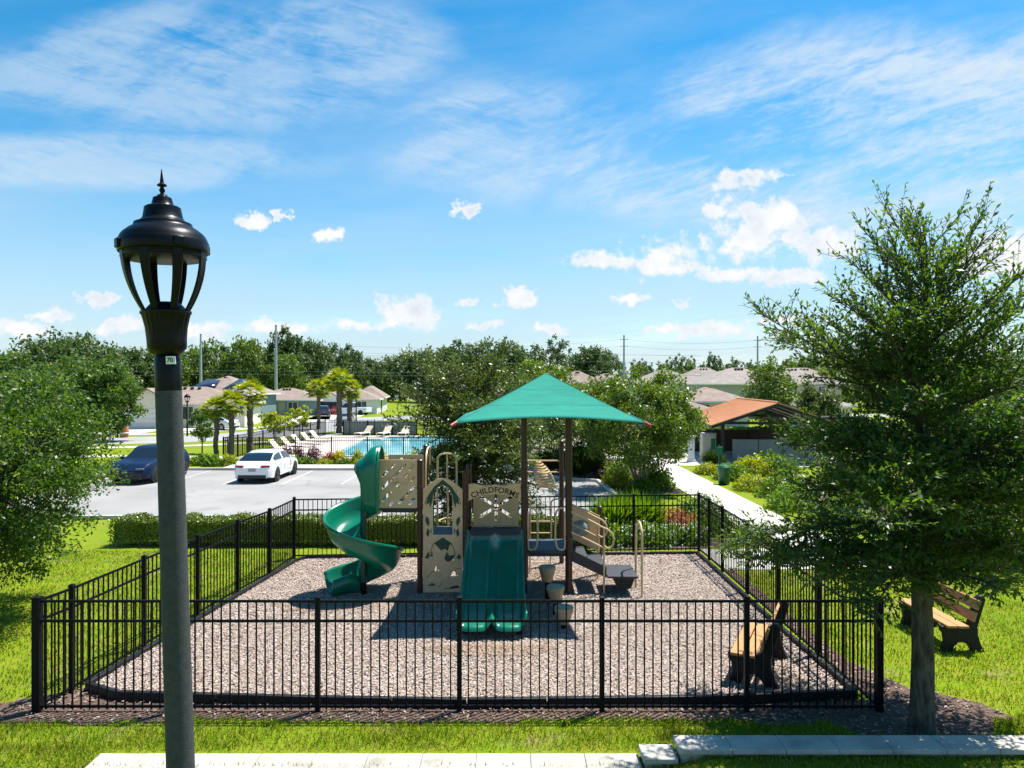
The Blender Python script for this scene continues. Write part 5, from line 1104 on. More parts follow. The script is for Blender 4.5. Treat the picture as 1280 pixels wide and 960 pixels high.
for i in range(8): shrub('bed_plant', ORD[i] + ' low green plant from the left along the kerb beside the white car', -18.4 + i * 0.82 + (0 if i < 4 else 0.2), 40.6 + 0.3 * math.sin(i * 2), 0.5, 0.55, BRIGHTGR if i % 3 else LIME, 520, 0.2, 380 + i, group='low plants along the kerb')
for i in range(9): shrub('bed_plant', ORD[i] + ' low green plant from the left in the strip before the pool fence', -12.6 + i * 1.0, 41.0 + 0.2 * math.sin(i * 2.2), 0.42, 0.34, GREENL if i % 2 else LIME, 380, 0.15, 390 + i, group='low plants by the pool fence')
for i, (x, y) in enumerate(((-20.1, 33.5), (-20.3, 35.0), (-20.0, 36.6), (-20.6, 31.6))): shrub('shrub', ['second nearest', 'third nearest', 'farthest', 'nearest'][i] + ' leafy green shrub at the kerb left of the blue car', x, y, 0.75, 0.95, BRIGHTGR, 900, 0.16, 400 + i, group='shrubs left of the blue car')

# ================================================================== POOL AREA
sheet('pool_deck', [(-17.2, 43.6), (6.5, 43.6), (6.5, 64), (-16.8, 64)], ZL + 0.011, DECKC)
pool = [(-11.6, 45.2), (-12.3, 59), (-10.9, 59.2), (-10.7, 62), (-4, 62), (-2, 58), (-2, 45.2)]
struct(MB().poly(pool, ZL + 0.022).build('water', POOLW, smooth=False))
cp = thing('pool_coping', 'pale raised stone rim around the turquoise swimming pool', 'pool rim', (-7, 45, ZL))
for i in range(len(pool)):
    a, b = Vector((*pool[i], ZL + 0.05)), Vector((*pool[(i + 1) % len(pool)], ZL + 0.05)); e = (b - a).normalized() * 0.14
    MB().beam(a - e, b - e * 1.01, 0.3, 0.08 + 0.002 * i).build('coping_stone', CONC, cp)
    MB().beam(a + Vector((0, 0, -0.0)) + e * 0.8, b + Vector((0, 0, 0)) - e * 0.8, 0.34, 0.05).build('tile_band', DKBROWN, cp) if False else None
pf = thing('pool_fence', 'black metal picket fence around the swimming pool', 'fence', (-7, 43.4, ZL))
nearp = [(-17.4 + k * 2.17, 43.4) for k in range(12)]; leftp = [(-17.4 + 0.035 * k * 2, 43.4 + k * 2.1) for k in range(11)]; farp = [(-16.7 + k * 2.2, 64.4) for k in range(11)]
fence_run(pf, nearp, ZL, 1.38, BLACK, 0.13, 0.065, 0.02, rails=(0.08, -0.2))
fence_run(pf, leftp[1:], ZL, 1.38, BLACK, 0.13, 0.065, 0.02, rails=(0.08, -0.2)); fence_run(pf, [nearp[0], leftp[1]], ZL, 1.38, BLACK, 0.13, 0.0001, 0.02, rails=(0.08, -0.2))
fence_run(pf, farp, ZL, 1.38, BLACK, 0.14, 0.07, 0.022, rails=(0.08, -0.2))
wl = thing('privacy_screen', 'grey privacy screen behind the far loungers of the pool', 'screen', (-11.5, 65, ZL))
MB().bb((-15.2, 64.95, ZL), (-8.6, 65.05, ZL + 1.25)).build('screen_panel', mat('screen_grey', (0.30, 0.33, 0.31), 0.8), wl)
for k in range(4): MB().bb((-15.25 + k * 2.2, 64.85, ZL), (-15.15 + k * 2.2, 64.94, ZL + 1.3)).build('post', BLACK, wl)
def lounger(label, x, y, rz, first=[None]):
    if first[0] is None:
        t = thing('sun_lounger', label, 'sun lounger', (x, y, ZL), rz, 'sun loungers around the pool'); local(t); first[0] = t
        MB().box((0, -0.3, 0.33), (0.66, 1.25, 0.05)).build('seat', LOUNGE, t, bevel=0.01)
        MB().box((0, 0.58, 0.60), (0.66, 0.78, 0.05), m=Matrix.Rotation(R(48), 3, 'X')).build('backrest', LOUNGE, t, bevel=0.01)
        for a in (-1, 1):
            MB().beam((a * 0.35, -0.93, 0.32), (a * 0.35, 0.5, 0.32), 0.04, 0.05).build('side_rail', WHITE, t)
            for yy in (-0.8, 0.35): MB().bb((a * 0.35 - 0.02, yy - 0.02, 0), (a * 0.35 + 0.02, yy + 0.02, 0.3)).build('leg', WHITE, t)
    else: copy_tree(first[0], None, (x, y, ZL), rz, None, label)
for i, lb in enumerate(['first', 'second', 'third', 'fourth', 'fifth']):
    lounger(['tan lounger closest to the near pool fence on the left deck', 'second tan lounger from the near pool fence on the left deck', 'third tan lounger from the near fence, mid row on the left deck', 'fourth tan lounger from the near fence on the left deck', 'tan lounger at the far end of the left deck row'][i], -15.3 + 0.02 * i, 47.9 + i * 2.35, R(78))
for i, x in enumerate((-13.0, -11.2, -9.5)): lounger(['tan lounger on the far deck, left of three by the screen', 'tan lounger on the far deck, middle of three by the screen', 'tan lounger on the far deck, right of three by the screen'][i], x, 63.3, R(-30 + 12 * i))

# ================================================================== CARS
def car(label, paint, kind, loc, rz, rim=RIMD, group='parked cars'):
    """nose along +y, origin on the ground at the middle"""
    t = thing('parked_car', label, 'car', loc, rz, group); local(t)
    if kind == 'hatch':   # stations: s (rear -> front), belt z, roof z, half width
        S = dict(L=4.55, W=0.90, belt=[(0, 0.72), (0.03, 0.92), (0.12, 1.00), (0.3, 0.98), (0.6, 0.93), (0.75, 0.90), (0.92, 0.74), (1, 0.56)], roof=[(0, 0.73), (0.03, 0.95), (0.07, 1.03), (0.22, 1.30), (0.36, 1.40), (0.52, 1.41), (0.60, 1.36), (0.74, 0.96), (0.92, 0.78), (1, 0.57)], gs=(0.09, 0.73), rw=(0.07, 0.27), ws=(0.585, 0.74), z0=0.2, wr=0.33, wh=(0.195, 0.795), top=0.70)
    elif kind == 'van':
        S = dict(L=4.9, W=0.95, belt=[(0, 0.8), (0.02, 1.0), (0.1, 1.08), (0.6, 1.05), (0.8, 1.02), (0.93, 0.9), (1, 0.6)], roof=[(0, 0.82), (0.02, 1.1), (0.06, 1.72), (0.2, 1.8), (0.5, 1.8), (0.6, 1.74), (0.78, 1.08), (0.93, 0.93), (1, 0.62)], gs=(0.06, 0.77), rw=(0.02, 0.07), ws=(0.6, 0.775), z0=0.24, wr=0.36, wh=(0.2, 0.79), top=0.76)
    else:
        S = dict(L=4.62, W=0.935, belt=[(0, 0.8), (0.02, 1.0), (0.10, 1.08), (0.3, 1.06), (0.6, 1.03), (0.72, 1.02), (0.93, 0.90), (1, 0.64)], roof=[(0, 0.82), (0.02, 1.04), (0.05, 1.16), (0.14, 1.52), (0.28, 1.61), (0.48, 1.62), (0.56, 1.56), (0.72, 1.07), (0.93, 0.95), (1, 0.65)], gs=(0.07, 0.715), rw=(0.04, 0.15), ws=(0.545, 0.72), z0=0.24, wr=0.36, wh=(0.19, 0.80), top=0.74)
    n = 61; s = np.linspace(0, 1, n)
    def sm(tab, it=3):
        v = np.interp(s, *zip(*tab))
        for _ in range(it): v[1:-1] = 0.25 * v[:-2] + 0.5 * v[1:-1] + 0.25 * v[2:]
        return v
    zb, zr = sm(S['belt']), sm(S['roof']); zr = np.maximum(zr, zb + 0.012); Y = (s - 0.5) * S['L']
    w = S['W'] * (1 - 0.16 * np.clip((0.07 - s) / 0.07, 0, 1) ** 2 - 0.24 * np.clip((s - 0.88) / 0.12, 0, 1) ** 2)
    gh = np.clip((zr - zb) / 0.4, 0, 1); wt = w * (0.90 - (0.90 - S['top']) * gh)
    def ringpts(i):
        z0 = S['z0'] + 0.06 * (max(0, 0.06 - s[i]) + max(0, s[i] - 0.93)) / 0.07; b, r = zb[i], zr[i]; W_, T_ = w[i], wt[i]
        half = [(0.0, z0), (W_ * 0.86, z0), (W_ * 0.97, z0 + 0.06), (W_, z0 + (b - z0) * 0.45), (W_ * 0.995, z0 + (b - z0) * 0.7), (W_ * 0.945, b - 0.02), (W_ * 0.925, b + 0.004)]
        half += [(W_ * 0.925 + (T_ - W_ * 0.925) * q, b + 0.004 + (r - 0.035 * gh[i] - b - 0.004) * q) for q in (0.08, 0.5, 0.88)]
        half += [(T_ * 0.95, r - 0.018 * gh[i]), (T_ * 0.75, r - 0.004 * gh[i]), (T_ * 0.4, r + 0.006 * gh[i]), (0.0, r + 0.01 * gh[i])]
        return half
    H = [ringpts(i) for i in range(n)]; m = len(H[0])
    full = [[(x, Y[i], z) for x, z in H[i]] + [(-x, Y[i], z) for x, z in H[i][-2:0:-1]] for i in range(n)]
    k = len(full[0]); V = [p for r in full for p in r]
    cls = {'body': [], 'side_window': [], 'side_window2': [], 'windshield': [], 'rear_window': [], 'lower_trim': []}
    for i in range(n - 1):
        sm_ = (s[i] + s[i + 1]) / 2
        for j in range(k):
            f = (i * k + j, i * k + (j + 1) % k, (i + 1) * k + (j + 1) % k, (i + 1) * k + j); jj = j if j < m - 1 else k - 1 - j
            key = 'body'
            if jj in (7, 8) and S['gs'][0] + 0.05 < sm_ < S['gs'][1] - 0.05 and gh[i] > 0.25 and not (0.405 < sm_ < 0.43) and not (kind != 'x' and 0.225 < sm_ < 0.245 and kind == 'suv'): key = 'side_window' if j < m - 1 else 'side_window2'
            elif jj >= 10 and S['ws'][0] < sm_ < S['ws'][1]: key = 'windshield'
            elif jj >= 10 and S['rw'][0] < sm_ < S['rw'][1]: key = 'rear_window'
            elif jj in (0, 1): key = 'lower_trim'
            cls[key].append(f)
    for key, fs in cls.items():
        if not fs: continue
        idx = sorted({v for f in fs for v in f}); mp = {v: q for q, v in enumerate(idx)}; mb = MB(); mb.add([V[v] for v in idx], [tuple(mp[v] for v in f)[::-1] for f in fs])
        nm = key.replace('2', '') if key.startswith('side') else key
        mm = paint if key == 'body' else (TRIMB if key == 'lower_trim' else CARGLASS)
        o = mb.build(nm, mm, t, angle=0.7, fix=True)
        if key == 'body': body = o
    for fr_ in (0, -1):
        pts = [p for p in full[fr_]]; MB().add(pts, [tuple(range(k))]).build('bumper', paint, t, fix=True)
    wr = S['wr']
    for fy in S['wh']:
        yy = (fy - 0.5) * S['L']
        for sx in (-1, 1):
            xo = sx * (S['W'] - 0.09)
            MB().tube([(xo - sx * 0.02, yy, wr + 0.01), (xo + sx * 0.092, yy, wr + 0.01)], wr + 0.045, 24).build('wheel_arch', TRIMB, t)
            wh = MB().tube([(xo - sx * 0.02, yy, wr), (xo + sx * 0.09, yy, wr), (xo + sx * 0.105, yy, wr)], [wr, wr, wr * 0.93], 28).build('wheel', TYRE, t)
            rb = MB()
            rb.tube([(xo + sx * 0.10, yy, wr), (xo + sx * 0.112, yy, wr)], wr * 0.24, 14)
            for q in range(5): a = q * 1.2566; rb.beam((xo + sx * 0.109, yy, wr), (xo + sx * 0.109, yy + wr * 0.66 * math.cos(a), wr + wr * 0.66 * math.sin(a)), 0.075, 0.012, up=(1, 0, 0))
            tor = [(xo + sx * 0.108, yy + wr * 0.68 * math.cos(a), wr + wr * 0.68 * math.sin(a)) for a in np.linspace(0, 2 * math.pi, 25)]; rb.tube(tor, 0.016, 5, False)
            rb.build('rim', rim, wh)
    hb, hf = -S['L'] / 2, S['L'] / 2; bz = float(np.interp(0.03, s, zb)); fz = float(np.interp(0.97, s, zb))
    for sx in (-1, 1):
        MB().box((sx * S['W'] * 0.62, hf - 0.10, fz - 0.03), (0.36, 0.22, 0.085), sx * -0.3).build('headlight', LIGHTW, t, bevel=0.03)
        MB().box((sx * S['W'] * 0.66, hb + 0.085, bz - 0.07), (0.40, 0.16, 0.11), sx * 0.22).build('taillight', LIGHTR, t, bevel=0.03)
        MB().box((sx * (S['W'] + 0.07), (0.66 - 0.5) * S['L'], float(np.interp(0.66, s, zb)) + 0.06), (0.2, 0.10, 0.13)).build('mirror', paint, t, bevel=0.04)
        for q in (0.34, 0.55): MB().box((sx * (S['W'] * 0.985), (q - 0.5) * S['L'], float(np.interp(q, s, zb)) - 0.13), (0.03, 0.16, 0.03)).build('door_handle', paint, t, bevel=0.01)
    for sx in (-1, 1):
        for q in (0.305, 0.43, 0.635):
            i_ = int(q * (n - 1)); MB().tube([(sx * (x + 0.002), Y[i_], z) for x, z in H[i_][3:7]], 0.007, 4).build('door_seam', TRIMB, t)
        MB().tube([(sx * (H[i_][6][0] + 0.004), Y[i_], H[i_][6][1] + 0.004) for i_ in range(int(0.16 * n), int(0.7 * n))], 0.009, 4).build('window_trim', TRIMB, t)
    MB().box((0, hb - 0.002, bz - 0.22), (0.34, 0.04, 0.16)).build('license_plate', PGREY, t)
    MB().box((0, hb + 0.02, S['z0'] + 0.13), (1.3, 0.1, 0.16)).build('rear_valance', TRIMB, t, bevel=0.03)
    MB().box((0, hf - 0.035, fz - 0.24), (S['W'] * 1.1, 0.14, 0.22)).build('grille', TRIMB, t, bevel=0.05)
    if kind == 'suv': MB().box((0, hf - 0.03, fz - 0.33), (S['W'] * 1.5, 0.1, 0.36)).build('front_bumper', TRIMB, t, bevel=0.05)
    MB().box((0, hf + 0.025, fz - 0.16), (0.14, 0.05, 0.06)).build('grille_badge', RIMS, t, bevel=0.02)
    MB().box((0, hf - 0.03, S['z0'] + 0.1), (1.2, 0.12, 0.14)).build('front_valance', TRIMB, t, bevel=0.03)
    return t
blue = car('dark blue crossover parked nose out behind the lamp post', CARB, 'suv', (-17.5, 34.95, ZL), math.pi)
whitec = car('white hatchback with dark wheels parked nose in by the pool', CARW, 'hatch', (-11.95, 35.35, ZL), 0.0)
c3 = car('dark navy car parked in the driveway left of the palms', CARD, 'suv', (-32.0, 88.5, ZL), 0.2)
c4 = car('white car parked behind the palm trunks on the house driveway', CARW, 'hatch', (-29.8, 72.5, ZL), R(72), RIMS)
c5 = car('dark navy car parked by the open garage near the lone palm', CARD, 'suv', (-26.6, 101.0, ZL), R(20))
c6 = car('silver car driving up the road beside the palm pair', CARS, 'hatch', (-18.7, 81, ZL), R(8), RIMS)
c7 = car('small white van far up the street by the green field', CARW, 'van', (-36.0, 225, ZL), R(175), RIMS)
def pickup():
    t = thing('pickup_truck', 'white pickup truck parked in front of the cream house', 'pickup truck', (-23.8, 107.5, ZL), R(75), 'parked cars'); local(t)
    MB().box((0, 0, 0.62), (1.9, 5.4, 0.46)).build('body', CARW, t, bevel=0.08)
    MB().bb((-0.93, -2.68, 0.85), (-0.82, -0.55, 1.12)).build('bed_side', CARW, t, bevel=0.03); MB().bb((0.82, -2.68, 0.85), (0.93, -0.55, 1.12)).build('bed_side', CARW, t, bevel=0.03)
    MB().bb((-0.93, -2.7, 0.85), (0.93, -2.6, 1.12)).build('tailgate', CARW, t, bevel=0.03)
    MB().bb((-0.93, 1.25, 0.85), (0.93, 2.66, 1.1)).build('hood', CARW, t, bevel=0.1)
    MB().add([(-0.9, -0.5, 1.1), (0.9, -0.5, 1.1), (0.9, 1.5, 1.1), (-0.9, 1.5, 1.1), (-0.74, -0.3, 1.78), (0.74, -0.3, 1.78), (0.74, 0.75, 1.78), (-0.74, 0.75, 1.78)], [(0, 1, 5, 4), (1, 2, 6, 5), (2, 3, 7, 6), (3, 0, 4, 7)]).build('cab_glass', CARGLASS, t)
    MB().bb((-0.76, -0.32, 1.76), (0.76, 0.78, 1.84)).build('cab_roof', CARW, t, bevel=0.03); MB().bb((-0.93, -0.55, 0.85), (0.93, 1.3, 1.1)).build('cab', CARW, t, bevel=0.03)
    for yy in (-1.75, 1.75):
        for sx in (-1, 1): MB().tube([(sx * 0.75, yy, 0.38), (sx * 0.97, yy, 0.38)], 0.38, 20).build('wheel', TYRE, t)
pickup()

# ================================================================== HOUSES
def house(label, x, y, wd, dp, hw, rh, rz, wall, roofm, feats, zb=ZL, over=0.5, gable=None, cat='house', solar=False, group='neighbouring houses'):
    """front faces -y; feats: (kind, x, z0, w, h) on the front wall"""
    t = thing('house', label, cat, (x, y, zb), rz, group); local(t)
    MB().bb((-wd / 2, 0, -0.2), (wd / 2, dp, hw)).build('wall', wall, t)
    o = over; r = MB(); ins = min(dp, wd) / 2 + o
    xa, xb, ya, yb = -wd / 2 - o, wd / 2 + o, -o, dp + o
    if wd >= dp: ra, rb_ = (xa + ins, (ya + yb) / 2), (xb - ins, (ya + yb) / 2)
    else: ra, rb_ = ((xa + xb) / 2, ya + ins), ((xa + xb) / 2, yb - ins)
    z0, z1 = hw + 0.02, hw + rh
    vs = [(xa, ya, z0), (xb, ya, z0), (xb, yb, z0), (xa, yb, z0), (*ra, z1), (*rb_, z1)]
    fs = [(0, 1, 5, 4), (1, 2, 5), (2, 3, 4, 5), (3, 0, 4)] if wd >= dp else [(0, 1, 4), (1, 2, 5, 4), (2, 3, 5), (3, 0, 4, 5)]
    r.add(vs, fs + [(3, 2, 1, 0)]); ro = r.build('roof', roofm, t, smooth=False)
    f = MB()
    for a, b in (((xa, ya), (xb, ya)), ((xb, ya), (xb, yb)), ((xb, yb), (xa, yb)), ((xa, yb), (xa, ya))): f.beam((*a, hw - 0.06), (*b, hw - 0.06), 0.05, 0.17)
    f.build('fascia', WTRIM, t)
    vt = MB()
    for k in range(3): fx = ra[0] + (rb_[0] - ra[0]) * (0.2 + 0.3 * k) ; vt.box((fx, (ya + yb) / 2 - 0.9, z1 - 0.9 * rh / (dp / 2 + o) + 0.14), (0.3, 0.3, 0.22))
    vt.build('roof_vent', DKBROWN, ro)
    if gable:
        gx, gw, gh, gd = gable; g_ = MB(); g_.add([(gx - gw / 2, -gd, hw - 0.2), (gx + gw / 2, -gd, hw - 0.2), (gx, -gd, hw + gh)], [(0, 1, 2)]); g_.bb((gx - gw / 2, -gd + 0.01, -0.2), (gx + gw / 2, 0.02, hw - 0.21)); g_.build('gable_wall', wall, t, smooth=False)
        gr_ = MB(); e = 0.35; gr_.add([(gx - gw / 2 - e, -gd - e, hw - 0.3), (gx, -gd - e, hw + gh + 0.08), (gx, dp / 2, hw + gh + 0.08), (gx - gw / 2 - e, dp / 2, hw - 0.3), (gx + gw / 2 + e, -gd - e, hw - 0.3), (gx + gw / 2 + e, dp / 2, hw - 0.3)], [(0, 1, 2, 3), (1, 4, 5, 2)])
        gr_.build('gable_roof', roofm, t, solid=0.12, smooth=False)
    for (kd, fx, fz, fw, fh) in feats:
        yf = -0.03 - (gable[3] if gable and abs(fx - gable[0]) < gable[1] / 2 else 0)
        if kd == 'garage':
            gdo = MB()
            for q in range(4): gdo.bb((fx - fw / 2, yf - 0.02, fz + q * fh / 4 + 0.015), (fx + fw / 2, yf + 0.02, fz + (q + 1) * fh / 4 - 0.015))
            gdo.build('garage_door', GARAGE, t)
        elif kd == 'open': MB().bb((fx - fw / 2, yf - 0.01, fz), (fx + fw / 2, yf + 0.02, fz + fh)).build('garage_shade_panel', INK, t)  # closed black panel: the open garage's inner shade is put into its colour
        elif kd == 'door': MB().bb((fx - fw / 2, yf - 0.02, fz), (fx + fw / 2, yf + 0.02, fz + fh)).build('door', STUC['tan'], t)
        else:
            wi = MB(); e = 0.09
            wi.bb((fx - fw / 2 - e, yf - 0.03, fz - e), (fx + fw / 2 + e, yf - 0.005, fz)); wi.bb((fx - fw / 2 - e, yf - 0.03, fz + fh), (fx + fw / 2 + e, yf - 0.005, fz + fh + e)); wi.bb((fx - fw / 2 - e, yf - 0.03, fz), (fx - fw / 2, yf - 0.005, fz + fh)); wi.bb((fx + fw / 2, yf - 0.03, fz), (fx + fw / 2 + e, yf - 0.005, fz + fh)); wi.bb((fx - 0.03, yf - 0.028, fz), (fx + 0.03, yf - 0.006, fz + fh))
            wo = wi.build('window', WTRIM, t); MB().bb((fx - fw / 2, yf - 0.02, fz), (fx + fw / 2, yf + 0.01, fz + fh)).build('pane', HGLASS, wo)
    if solar:
        sl_ = z1 - z0; D_ = dp / 2 + o
        for (cx_, cw) in ((-1.6, 3.4), (2.4, 2.4)):
            a = 0.22; b_ = 0.78; MB().add([(cx_ - cw / 2, ya + D_ * a, z0 + sl_ * a + 0.1), (cx_ + cw / 2, ya + D_ * a, z0 + sl_ * a + 0.1), (cx_ + cw / 2 - 0.5, ya + D_ * b_, z0 + sl_ * b_ + 0.1), (cx_ - cw / 2 + 0.9, ya + D_ * b_, z0 + sl_ * b_ + 0.1)], [(0, 1, 2, 3)]).build('solar_panel', SOLAR, ro, solid=0.06)
    return t
house('cream single storey house with white garage left of the lamp post', -34.6, 75.5, 12.5, 10, 2.55, 1.75, R(10), STUC['cream'], SHING, [('garage', -3.0, 0, 4.4, 2.1), ('window', 0.6, 0.9, 1.0, 1.3), ('door', 2.2, 0, 1.0, 2.1)], gable=(-3.0, 5.4, 1.5, 1.2))
house('teal grey house with solar panels on its brown hip roof', -38.9, 93, 9.2, 10, 3.3, 2.4, R(-4), STUC['teal'], SHING, [('window', -3, 1, 1.2, 1.4), ('window', 3, 1, 1.2, 1.4)], solar=True)
house('blue grey house with brown hip roof behind the lime young trees', -34.0, 106, 10.5, 9, 2.25, 1.75, R(4), STUC['blue'], SHING, [('window', -2.2, 0.7, 2.0, 1.2), ('window', 1.7, 0.7, 1.3, 1.2), ('door', 0.1, 0, 0.9, 2.0)])
house('pale grey house with dark open garage beside the lone palm', -25.2, 110, 9.0, 10, 2.25, 2.1, R(6), STUC['white'], SHING, [('open', -2.4, 0, 3.6, 1.9), ('window', 2.2, 0.6, 1.4, 1.3)], gable=(-2.4, 4.6, 1.0, 0.8))
house('cream house with teal window facing the green lawn and pickup', -23.6, 118, 4.6, 12, 2.4, 1.9, R(6), STUC['pale'], SHING, [('window', 1.4, 0.6, 1.7, 1.4)])
tw = [('window', -2.6, 3.2, 1.1, 1.3), ('window', 2.8, 3.2, 1.1, 1.3), ('window', 0, 0.8, 1.4, 1.3)]
house('grey two storey house with white corner trim behind the orange roof', 32.0, 96, 12.5, 11, 4.9, 2.3, R(4), STUC['grey'], SHINGG, [('window', 5.0, 3.0, 0.9, 0.9)] + tw[2:], zb=-0.6)
house('single storey brown roofed wing in front of the grey two storey house', 21.9, 76, 6.4, 8, 3.1, 1.45, R(4), STUC['pale'], SHING, [('window', -1.6, 1.9, 1.0, 0.8), ('window', 1.4, 1.9, 1.0, 0.8)], zb=-0.6)
house('low brown roof house left of the orange roof behind the myrtle', 17.0, 73, 6.5, 6, 2.3, 1.3, R(4), STUC['grey'], SHING, [('window', 1.5, 0.8, 1.1, 1.2)], zb=-0.6)
house('two storey house with brown hip roof above the myrtle crown', 27.5, 125, 12, 10, 5.0, 2.4, 0, STUC['pale'], SHINGG, tw, zb=-0.6)
house('far two storey house directly above the canopy right corner', 20.5, 152, 11, 10, 4.9, 2.3, 0, STUC['tan'], SHING, tw, zb=-0.6)
house('far brown roof house just right of the canopy peak', 14.0, 150, 11, 10, 5.0, 2.7, 0, STUC['tan'], SHING, tw, zb=-0.6)
house('farthest brown hip roof peeking between the two storey roofs', 40.5, 148, 12, 10, 5.5, 2.9, 0, STUC['pale'], SHINGG, tw, zb=-0.6)
house('two storey house right of the grey one behind the pointed tree', 45.5, 112, 12, 10, 5.0, 2.5, R(5), STUC['tan'], SHINGG, tw, zb=-0.6)
house('two storey house farther right behind the pointed tree', 54.0, 128, 12, 10, 5.2, 2.7, R(5), STUC['pale'], SHING, tw, zb=-0.6)
house('small brown roofed house seen at the left side of the right oak', 31.0, 71, 5.0, 6, 2.5, 1.15, 0, STUC['white'], SHINGG, [('window', 0, 0.9, 1.2, 1.2)], zb=-0.4)
sh = thing('shed', 'small grey metal shed standing at the far edge of the green field', 'shed', (-45, 320, ZL)); local(sh)
MB().bb((-9, 0, -0.2), (9, 8, 3.4)).build('wall', STUC['grey'], sh); MB().add([(-9.4, -0.5, 3.4), (9.4, -0.5, 3.4), (9.4, 4, 5.2), (-9.4, 4, 5.2), (9.4, 8.5, 3.4), (-9.4, 8.5, 3.4)], [(0, 1, 2, 3), (3, 2, 4, 5), (1, 4, 2), (0, 3, 5)]).build('roof', STEEL, sh, smooth=False)
MB().bb((-1.5, -0.08, 0), (1.5, -0.02, 2.8)).build('door', WTRIM, sh)
fb = thing('board_fence', 'dark board fence along the far edge of the green field', 'fence', (-55, 330, ZL)); local(fb)
MB().bb((-45, 0, 0), (60, 0.1, 2.0)).build('boards', DKBROWN, fb)

# ================================================================== POLES AND WIRES
def upole(label, px, ytop, d, r, arms, m=STEEL):
    x = (px - 640) / 900 * d; zt = 4.3 + (480 - ytop) / 900 * d
    t = thing('utility_pole', label, 'utility pole', (x, d, ZL), group='utility poles')
    MB().tube([(x, d, ZL - 0.2), (x, d, zt)], [r, r * 0.6], 12).build('pole', m, t)
    for k in range(arms): MB().beam((x - 0.9, d, zt - 1.0 - k * 1.5), (x + 0.9, d, zt - 1.0 - k * 1.5), 0.12, 0.12).build('cross_arm', m, t)
    if not arms: MB().lathe([(r * 0.75, zt), (r * 0.75, zt + 0.1), (r * 0.3, zt + 0.2)], (x, d, 0), 10).build('cap', m, t)
    return Vector((x, d, zt))
p1 = upole('steel pole rising behind the solar panel house', 251, 418, 125, 0.26, 0)
p2 = upole('tallest steel pole rising behind the blue grey house', 345, 407, 125, 0.30, 0)
p2b = upole('thin shorter pole right beside the tallest steel pole', 343, 437, 140, 0.18, 0)
p3 = upole('grey pole with cross arms right of the green canopy peak', 780, 419, 165, 0.30, 2)
p4 = upole('grey pole with cross arms above the roofs beside the right oak', 947, 420, 165, 0.28, 2)
p5 = upole('slim pale pole among the trees left of the lamp', 75, 438, 120, 0.16, 1)
wl_ = ['topmost wire strung across the left tree line', 'second wire strung across the left tree line', 'third wire strung across the left tree line', 'lowest wire strung across the left tree line']
for i, z in enumerate((9.4, 8.1, 6.6, 6.0)):
    pts = [Vector((-110 + k * 6.2, 122 + 0.09 * k, z - 0.3 * math.sin((k % 10) / 10 * math.pi))) for k in range(24)]
    tag(MB().tube(pts, 0.022, 5).build('power_line', WIREM, at=pts[0]), wl_[i], 'power line', 'power lines')
for i, (z, lb) in enumerate(((0.0, 'upper wire running from the right pole pair to the trees'), (-1.5, 'lower wire running from the right pole pair to the trees'))):
    a, b = p3 + Vector((0, 0, -1 + z)), p4 + Vector((0, 0, -1 + z)); pts = [Vector((-40, 175, a.z - 1)).lerp(a, t) - Vector((0, 0, 1.2 * math.sin(t * math.pi))) for t in np.linspace(0, 1, 12)] + [a.lerp(b, t) - Vector((0, 0, 0.8 * math.sin(t * math.pi))) for t in np.linspace(0.05, 1, 12)] + [b + Vector((6 * k, 0, -0.1 * k)) for k in range(1, 8)]
    tag(MB().tube(pts, 0.02, 5).build('power_line', WIREM, at=pts[0]), lb, 'power line', 'power lines')
def far_lamp(label, x, y, h):
    t = thing('lamp_post', label, 'street lamp', (x, y, ZL), group='distant lamp posts'); local(t)
    MB().tube([(0, 0, -0.05), (0, 0, h - 0.75)], [0.075, 0.055], 12).build('pole', LAMPBLACK, t)
    MB().lathe([(0.09, h - 0.78), (0.15, h - 0.70), (0.16, h - 0.64)], (0, 0, 0), 14).build('fixture_base', LAMPBLACK, t)
    for k in range(6): a = k * 1.047; MB().beam((0.15 * math.cos(a), 0.15 * math.sin(a), h - 0.64), (0.24 * math.cos(a), 0.24 * math.sin(a), h - 0.32), 0.03, 0.03).build('rib', LAMPBLACK, t)
    MB().lathe([(0.27, h - 0.34), (0.27, h - 0.28), (0.2, h - 0.16), (0.12, h - 0.08), (0.03, h - 0.04), (0.01, h)], (0, 0, 0), 16).build('cap', LAMPBLACK, t)
far_lamp('small distant black lantern lamp in front of the white house', -28.6, 63.4, 3.75)
far_lamp('slim distant lamp post behind the palm pair at the road', -15.0, 69.3, 3.9)
stp = thing('stop_sign', 'red road sign on a thin post beside the silver car', 'road sign', (-17.7, 72.0, ZL)); local(stp)
MB().tube([(0, 0, -0.1), (0, 0, 2.2)], 0.03, 8).build('post', STEEL, stp)
me = panel_mesh('sign_plate', [ring(0, 2.0, 0.42, 0.42, 8, R(22.5))], 0.02); sp_ = link_mesh('sign_plate', place(me, (0, -0.05, 0)), STOPR, stp)
link_mesh('sign_word', place(text_mesh('sign_word', 'STOP', 0.3, 0.002), (0, -0.066, 2.0)), WHITE, sp_)
ba = thing('barrel', 'terracotta orange barrel on the grass beside the left road', 'barrel', (-33.4, 62.0, ZL)); local(ba)
MB().lathe([(0.3, 0), (0.36, 0.2), (0.38, 0.5), (0.35, 0.8), (0.3, 1.0)], (0, 0, 0), 16).build('barrel_body', CLAY, ba); MB().lathe([(0.385, 0.34), (0.4, 0.36), (0.4, 0.42), (0.385, 0.44)], (0, 0, 0), 16).build('band', WHITE, ba)
mbx = thing('mailbox', 'small black mailbox on a post across the road', 'mailbox', (-29.9, 64.0, ZL)); local(mbx)
